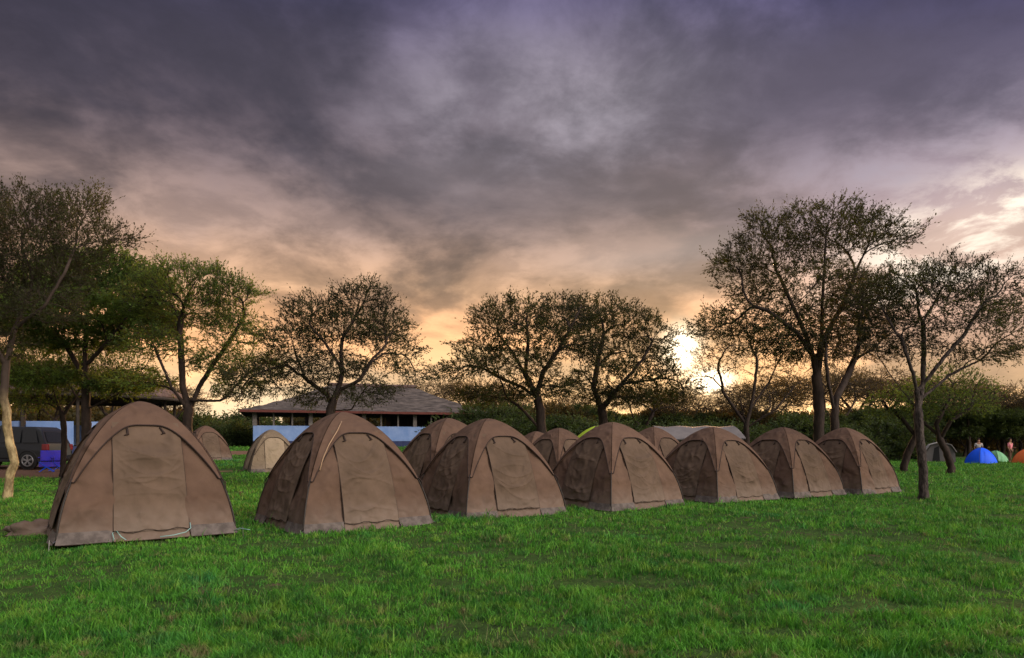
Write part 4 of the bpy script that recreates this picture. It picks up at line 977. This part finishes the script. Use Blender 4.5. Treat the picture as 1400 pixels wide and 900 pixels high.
# middle distance and background: a few kinds, each grown once and copied with its parts
def generic(kind, seed):
    rr = random.Random(seed); Lb = []; H = 6.2
    if kind == 'umbrella':
        st = [[(0, 0, -.2), (.1, 0, 1.2), (0, .1, 2.2), (-.9, .2, 3.4), (-1.5, 0, 4.2)], [(0, .1, 2.0), (.9, -.3, 3.2), (1.7, -.2, 4.3)], [(0, 0, 2.2), (.1, .8, 3.6), (.2, 1.0, 4.8)]]
        for i in range(9): a = i * .7; r = rr.uniform(.8, 2.5); Lb.append(((r * math.cos(a), r * math.sin(a), rr.uniform(4.0, 5.4)), (1.5, 1.5, .6), 1))
        return st, Lb, 1100, .34, 'leafo', 2, .11
    if kind == 'bushy':
        st = [[(0, 0, -.2), (.15, 0, .8), (.3, .1, 1.6), (.1, 0, 3)], [(.15, 0, .8), (-.6, .2, 1.8), (-1.3, .2, 2.8)], [(.3, .1, 1.5), (1.2, -.2, 2.6)]]
        for i in range(11): a = i * 1.1; r = rr.uniform(.3, 2.6); Lb.append(((r * math.cos(a), r * math.sin(a), rr.uniform(1.9, 4.4)), (1.4, 1.4, .9), 1))
        return st, Lb, 1500, .3, 'leafg', 4, .20
    if kind == 'canopy':
        st = [[(0, 0, -.2), (.15, 0, 1.0), (.3, .1, 1.9), (.1, 0, 3)], [(.15, 0, 1.0), (-.6, .2, 2.0), (-1.3, .2, 3.0)], [(.3, .1, 1.7), (1.2, -.2, 2.8)], [(-.9, .5, -.2), (-.7, .4, 1.3), (-1.4, .4, 2.8)]]
        for i in range(12): a = i * 1.1; r = rr.uniform(.3, 2.6); Lb.append(((r * math.cos(a), r * math.sin(a), rr.uniform(2.7, 4.5)), (1.4, 1.4, .7), 1))
        return st, Lb, 1500, .3, 'leafg', 4, .20
    st = [[(0, 0, -.1), (.1, 0, .5), (0, 0, 1.2)], [(0, 0, .1), (.8, .2, .9)], [(0, 0, .1), (-.7, -.2, 1.0)]]
    for i in range(8): a = i * .8; r = rr.uniform(.3, 1.9); Lb.append(((r * math.cos(a), r * math.sin(a), rr.uniform(.5, 1.7)), (1.0, 1.0, .7), 1))
    return st, Lb, 800, .26, 'leafg', 4, .17
PROTO = {}
def copy_tree(src, loc, rz, sc_, label):
    r = src.copy(); C.objects.link(r); r.location = loc; r.rotation_euler = (0, 0, rz); r.scale = sc_; r['label'] = label
    for ch in src.children:
        c = ch.copy(); C.objects.link(c); c.parent = r
    return r
REFS = [(-40, 'the left edge of the photo'), (10, 'the pale crooked trunk'), (45, 'the parked car'), (70, 'the violet chairs'), (118, 'the dense dark green tree'), (165, 'the round lodge eave'), (205, 'the nearest tent peak'), (257, 'the triple forked tree'), (288, 'the far brown tent'),
        (310, 'the bare soil patch'), (333, 'the lodge corner'), (595, 'the right end of the lodge'), (612, 'the tent tucked behind the third'), (668, 'the third row tent'), (741, 'the broad flat topped tree'), (764, 'the tent seen in the gap'), (800, 'the lime green tent'), (838, 'the fourth row tent'), (893, 'the tent behind the fourth and fifth'),
        (935, 'the burnt out sun'), (977, 'the fifth row tent'), (1010, 'the sparse twiggy tree'), (1040, 'the gap between fifth and sixth tents'), (1073, 'the sixth row tent'), (1118, 'the tallest tree trunk'), (1159, 'the last row tent'), (1200, 'the open lawn edge by the last tent'), (1236, 'the left leaning trunk'), (1262, 'the slim grey trunk'), (1284, 'the pale arched tent'),
        (1301, 'the right leaning trunk'), (1341, 'the blue dome tent'), (1361, 'the small green tent'), (1381, 'the person in pink'), (1402, 'the orange tent')]
USED = set()
def where(kind, px, D, h):
    rel = sorted(REFS, key=lambda r: abs(r[0] - px))
    for r, ph in rel:
        side = 'straight behind' if abs(px - r) < 7 else ('just left of' if px < r else 'just right of')
        for adj in ('', 'taller ', 'lower ', 'farther '):
            q = f'{adj}{kind} {side} {ph}'
            if q not in USED and len(q.split()) <= 16: USED.add(q); return q
KINDW = {'bushy': 'dense dark bushy tree', 'umbrella': 'backlit twiggy flat topped tree', 'shrub': 'low rounded dark shrub', 'canopy': 'clear trunked spreading wood tree'}
def grove(kind, variant, px, D, h, rz, label, group, wide=1.0, dz=0.0):
    label = where(KINDW[kind], px, D, h); key = (kind, variant); loc = at(px, D); loc.z += dz; base = {'umbrella': 6.0, 'bushy': 5.3, 'canopy': 5.2, 'shrub': 2.3}[kind]; s = h / base
    if key not in PROTO:
        st, Lb, na, step, lm, sp, ls = generic(kind, 50 + variant * 7)
        PROTO[key] = build_tree({'umbrella': 'thorn_tree', 'bushy': 'bushy_tree', 'canopy': 'bushy_tree', 'shrub': 'shrub'}[kind], loc, st, Lb, na, step, .17 if kind != 'shrub' else .06, 60 + variant, label,
                                M['leafo'] if (kind == 'umbrella' or variant == 2) else M['leafw'], M['barkd'], group, sprays=sp, leaves=4 if kind == 'umbrella' else 7, lsize=ls, twig=.62, upb=.12, tip=.011, cat='shrub' if kind == 'shrub' else 'tree', subs=1 if kind == 'umbrella' else 0)
        o = PROTO[key]; o['group'] = group; o.rotation_euler = (0, 0, rz); o.scale = (s * wide, s * wide, s); return o
    c = copy_tree(PROTO[key], loc, rz, (s * wide, s * wide, s), label); c['group'] = group; return c
WOOD = 'bushy trees in the wood beyond the lawn'
UMB = 'umbrella topped thorn trees on the skyline'
SHR = 'dark shrubs at the foot of the wood'
rr = random.Random(4)
LW = 'dense bushy tree in the dark wood edging the lawn behind the tents'
LU = 'backlit flat topped thorn tree on the skyline above the dark wood'
LS = 'rounded dark shrub filling the foot of the wood behind the tents'
wood = [(668, 66, 4.4), (705, 66, 4.6), (760, 62, 4.6), (800, 66, 4.8), (850, 64, 4.6), (900, 70, 5.0), (935, 62, 4.0), (975, 66, 4.2), (1020, 63, 4.3), (1065, 66, 4.3), (1105, 62, 4.4), (1150, 68, 4.7), (1190, 64, 4.4), (1225, 72, 5.0)]
for i, (px, D, h) in enumerate(wood):
    grove('bushy', i % 3, px, D, h, rr.uniform(0, 6.28), LW, WOOD, rr.uniform(1.05, 1.3))
sky_ = [(590, 84, 8.0), (650, 80, 8.2), (690, 72, 6.4), (775, 76, 7.0), (880, 60, 6.8), (935, 66, 6.0), (1030, 60, 6.4), (1050, 70, 8.4), (1140, 60, 7.6), (1170, 70, 9.0), (1215, 78, 9.4), (1325, 70, 7.0), (1370, 76, 7.8), (1405, 74, 7.2), (1290, 84, 9.0)]
cano = [(1250, 74, 5.0), (1285, 80, 5.4), (1318, 72, 4.9), (1350, 78, 5.3), (1380, 72, 4.8), (1410, 76, 5.2), (1268, 88, 6.0), (1335, 90, 6.2), (1395, 92, 6.4), (1205, 86, 6.0), (1440, 82, 5.6)]
for i, (px, D, h) in enumerate(cano):
    grove('canopy', i % 2, px, D, h, rr.uniform(0, 6.28), 'spreading tree with bare lower trunk in the wood beyond the blue tent', 'clear trunked trees beyond the blue tent', rr.uniform(1.1, 1.3))
for i, (px, D, h) in enumerate(sky_):
    grove('umbrella', i % 3, px, D, h, rr.uniform(0, 6.28), LU, UMB, rr.uniform(1.0, 1.35))
for i, px in enumerate(range(672, 1225, 30)):
    grove('shrub', i % 2, px + rr.uniform(-8, 8), rr.uniform(52, 58), rr.uniform(2.0, 3.1), rr.uniform(0, 6.28), LS, SHR, 1.25)
SHL = 'pale green shrubs far off between the nearest tent and the lodge'
for i, (px, D, h) in enumerate([(262, 66, 2.6), (285, 74, 3.3), (305, 62, 1.9), (322, 70, 2.6), (338, 78, 3.6), (240, 70, 3.6)]):
    grove('shrub', i % 2, px, D, h, rr.uniform(0, 6.28), 'far green shrub on open ground between nearest tent and lodge', SHL, 1.2)
LL = 'small thorn trees behind the round lodge and the car'
for i, (px, D, h) in enumerate([(-30, 40, 6.5), (30, 56, 7.5), (75, 60, 7.0), (150, 60, 7.0), (205, 57, 6.2), (-60, 52, 8), (235, 64, 5.5)]):
    grove('umbrella', i % 3, px, D, h, rr.uniform(0, 6.28), 'small thorn tree behind the round lodge at left', LL, 1.1)
for i, (px, D, h) in enumerate([(-80, 38, 2.8), (196, 40, 1.4)]):
    grove('shrub', i % 2, px, D, h, rr.uniform(0, 6.28), 'dark undergrowth shrub beside the round lodge at left', 'undergrowth by the round lodge', 1.1)

# the far wood that reads as one mass
def far_wood():
    rs = np.random.RandomState(77); n = 150000
    az = rs.uniform(-46, 44, n); D = rs.uniform(92, 125, n); x = D * np.tan(np.radians(az)); y = D
    top = 3.2 + 2.2 * fbm(x * .12 + 50, y * .12 + 50) * 1.5 + 1.2 * vnoise(x * .5 + 9, y * .5 + 3)
    top = np.where(np.abs(az + 22) < 3.5, top * .55, top)
    z = gza(x, y) + top * rs.rand(n) ** .7
    c = np.stack([x, y, z], 1); a = rs.normal(size=(n, 3)); a /= np.linalg.norm(a, axis=1)[:, None]; b = np.cross(a, rs.normal(size=(n, 3))); b /= np.linalg.norm(b, axis=1)[:, None]
    L_ = (.2 + .25 * rs.rand(n))[:, None]
    v = np.stack([c - a * L_, c + b * L_ * .6, c + a * L_, c - b * L_ * .6], 1).reshape(-1, 3)
    o = fast_mesh('far_woodland', v, np.arange(n * 4).reshape(-1, 4), M['leafo']); tag(o, 'distant low woodland along the horizon', 'woodland', kind='stuff')
far_wood()

# ------------------------------------------------------------------ grass
def grass():
    rs = np.random.RandomState(9)
    n = 560000
    # distance drawn from a density that thins with distance
    D = 3.6 + (60 - 3.6) * rs.rand(n * 2) ** 2.1
    az = rs.uniform(-.90, .90, n * 2); x = D * az; y = D
    tuft = rs.normal(0, .05, (2, n * 2)); 
    g = .055; gx = np.round(x / (g * 3)) ; k = rs.rand(n * 2) < .35
    x = np.where(k, gx * g * 3 + tuft[0], x)
    m = np.ones(len(x), bool)
    f1 = fbm(x * 1.6 + 30, y * 1.6 + 11); f2 = fbm(x * .5 + 3, y * .5 + 70)
    thin = np.clip((f1 - .57) / .09, 0, 1); m &= rs.rand(len(x)) > thin * .88
    for cx, cy, rx, ry in DIRT: m &= ((x - cx) / rx) ** 2 + ((y - cy) / ry) ** 2 + (f2 - .5) * 1.5 > .95
    for o in row_objs:
        dx = x - o.location.x; dy = y - o.location.y; c, s = math.cos(-o.rotation_euler.z), math.sin(-o.rotation_euler.z)
        m &= np.maximum(np.abs(dx * c - dy * s), np.abs(dx * s + dy * c)) > 1.09
    x, y, D = x[m][:n], y[m][:n], D[m][:n]; k = len(x)
    f1 = fbm(x * 1.6 + 30, y * 1.6 + 11)
    far = np.maximum(1, D / 6.5)
    tall = (rs.rand(k) < .02)
    h = (.024 + .054 * fbm(x * 3 + 5, y * 3 + 1) ** 2.2 * 2) * (.5 + rs.rand(k)) * np.where(tall, 1.9, 1) * far ** .28 * (1 - .4 * np.clip((f1 - .58) / .1, 0, 1))
    w = (.0030 + .0028 * rs.rand(k)) * far ** .95
    yaw = rs.uniform(0, 2 * np.pi, k); lean = rs.uniform(.1, .95, k) * h; la = rs.uniform(0, 2 * np.pi, k)
    z = gza(x, y) + (fbm(x * .8, y * .8) - .5) * .03 * np.exp(-y / 60.) - .004
    b = np.stack([x, y, z], 1); sx = np.stack([np.cos(yaw), np.sin(yaw), 0 * yaw], 1) * w[:, None]
    ld = np.stack([np.cos(la), np.sin(la), 0 * la], 1); up = np.array([0, 0, 1.])
    mid = b + up * (h * .55)[:, None] + ld * (lean * .3)[:, None]; tipp = b + up * (h * .95)[:, None] + ld * lean[:, None]
    V = np.stack([b - sx, b + sx, mid - sx * .75, mid + sx * .75, tipp], 1).reshape(-1, 3); i = np.arange(k) * 5
    q = np.stack([i, i + 1, i + 3, i + 2], 1); t = np.stack([i + 2, i + 3, i + 4], 1)
    o = fast_mesh('grass', V, [q, t], M['grass']); tag(o, 'short green grass covering the lawn', 'grass', kind='stuff')
    # dry straws and seed heads
    k = 1500; D = 4 + 16 * rs.rand(k) ** 1.5; x = D * rs.uniform(-.8, .8, k); y = D; z = gza(x, y); h = .04 + .06 * rs.rand(k)
    la = rs.uniform(0, 6.28, k); le = rs.uniform(.2, 1.3, k) * h; b = np.stack([x, y, z], 1); t_ = b + np.stack([np.cos(la) * le, np.sin(la) * le, h], 1)
    s = np.stack([np.ones(k), 0 * x, 0 * x], 1) * .0016 * np.maximum(1, D / 7)[:, None]
    V = np.stack([b - s, b + s, t_ + s * .6, t_ - s * .6], 1).reshape(-1, 3)
    o = fast_mesh('dry_straw', V, np.arange(k * 4).reshape(-1, 4), M['dry']); tag(o, 'pale dry straws scattered in the lawn', 'dry grass', kind='stuff')
grass()
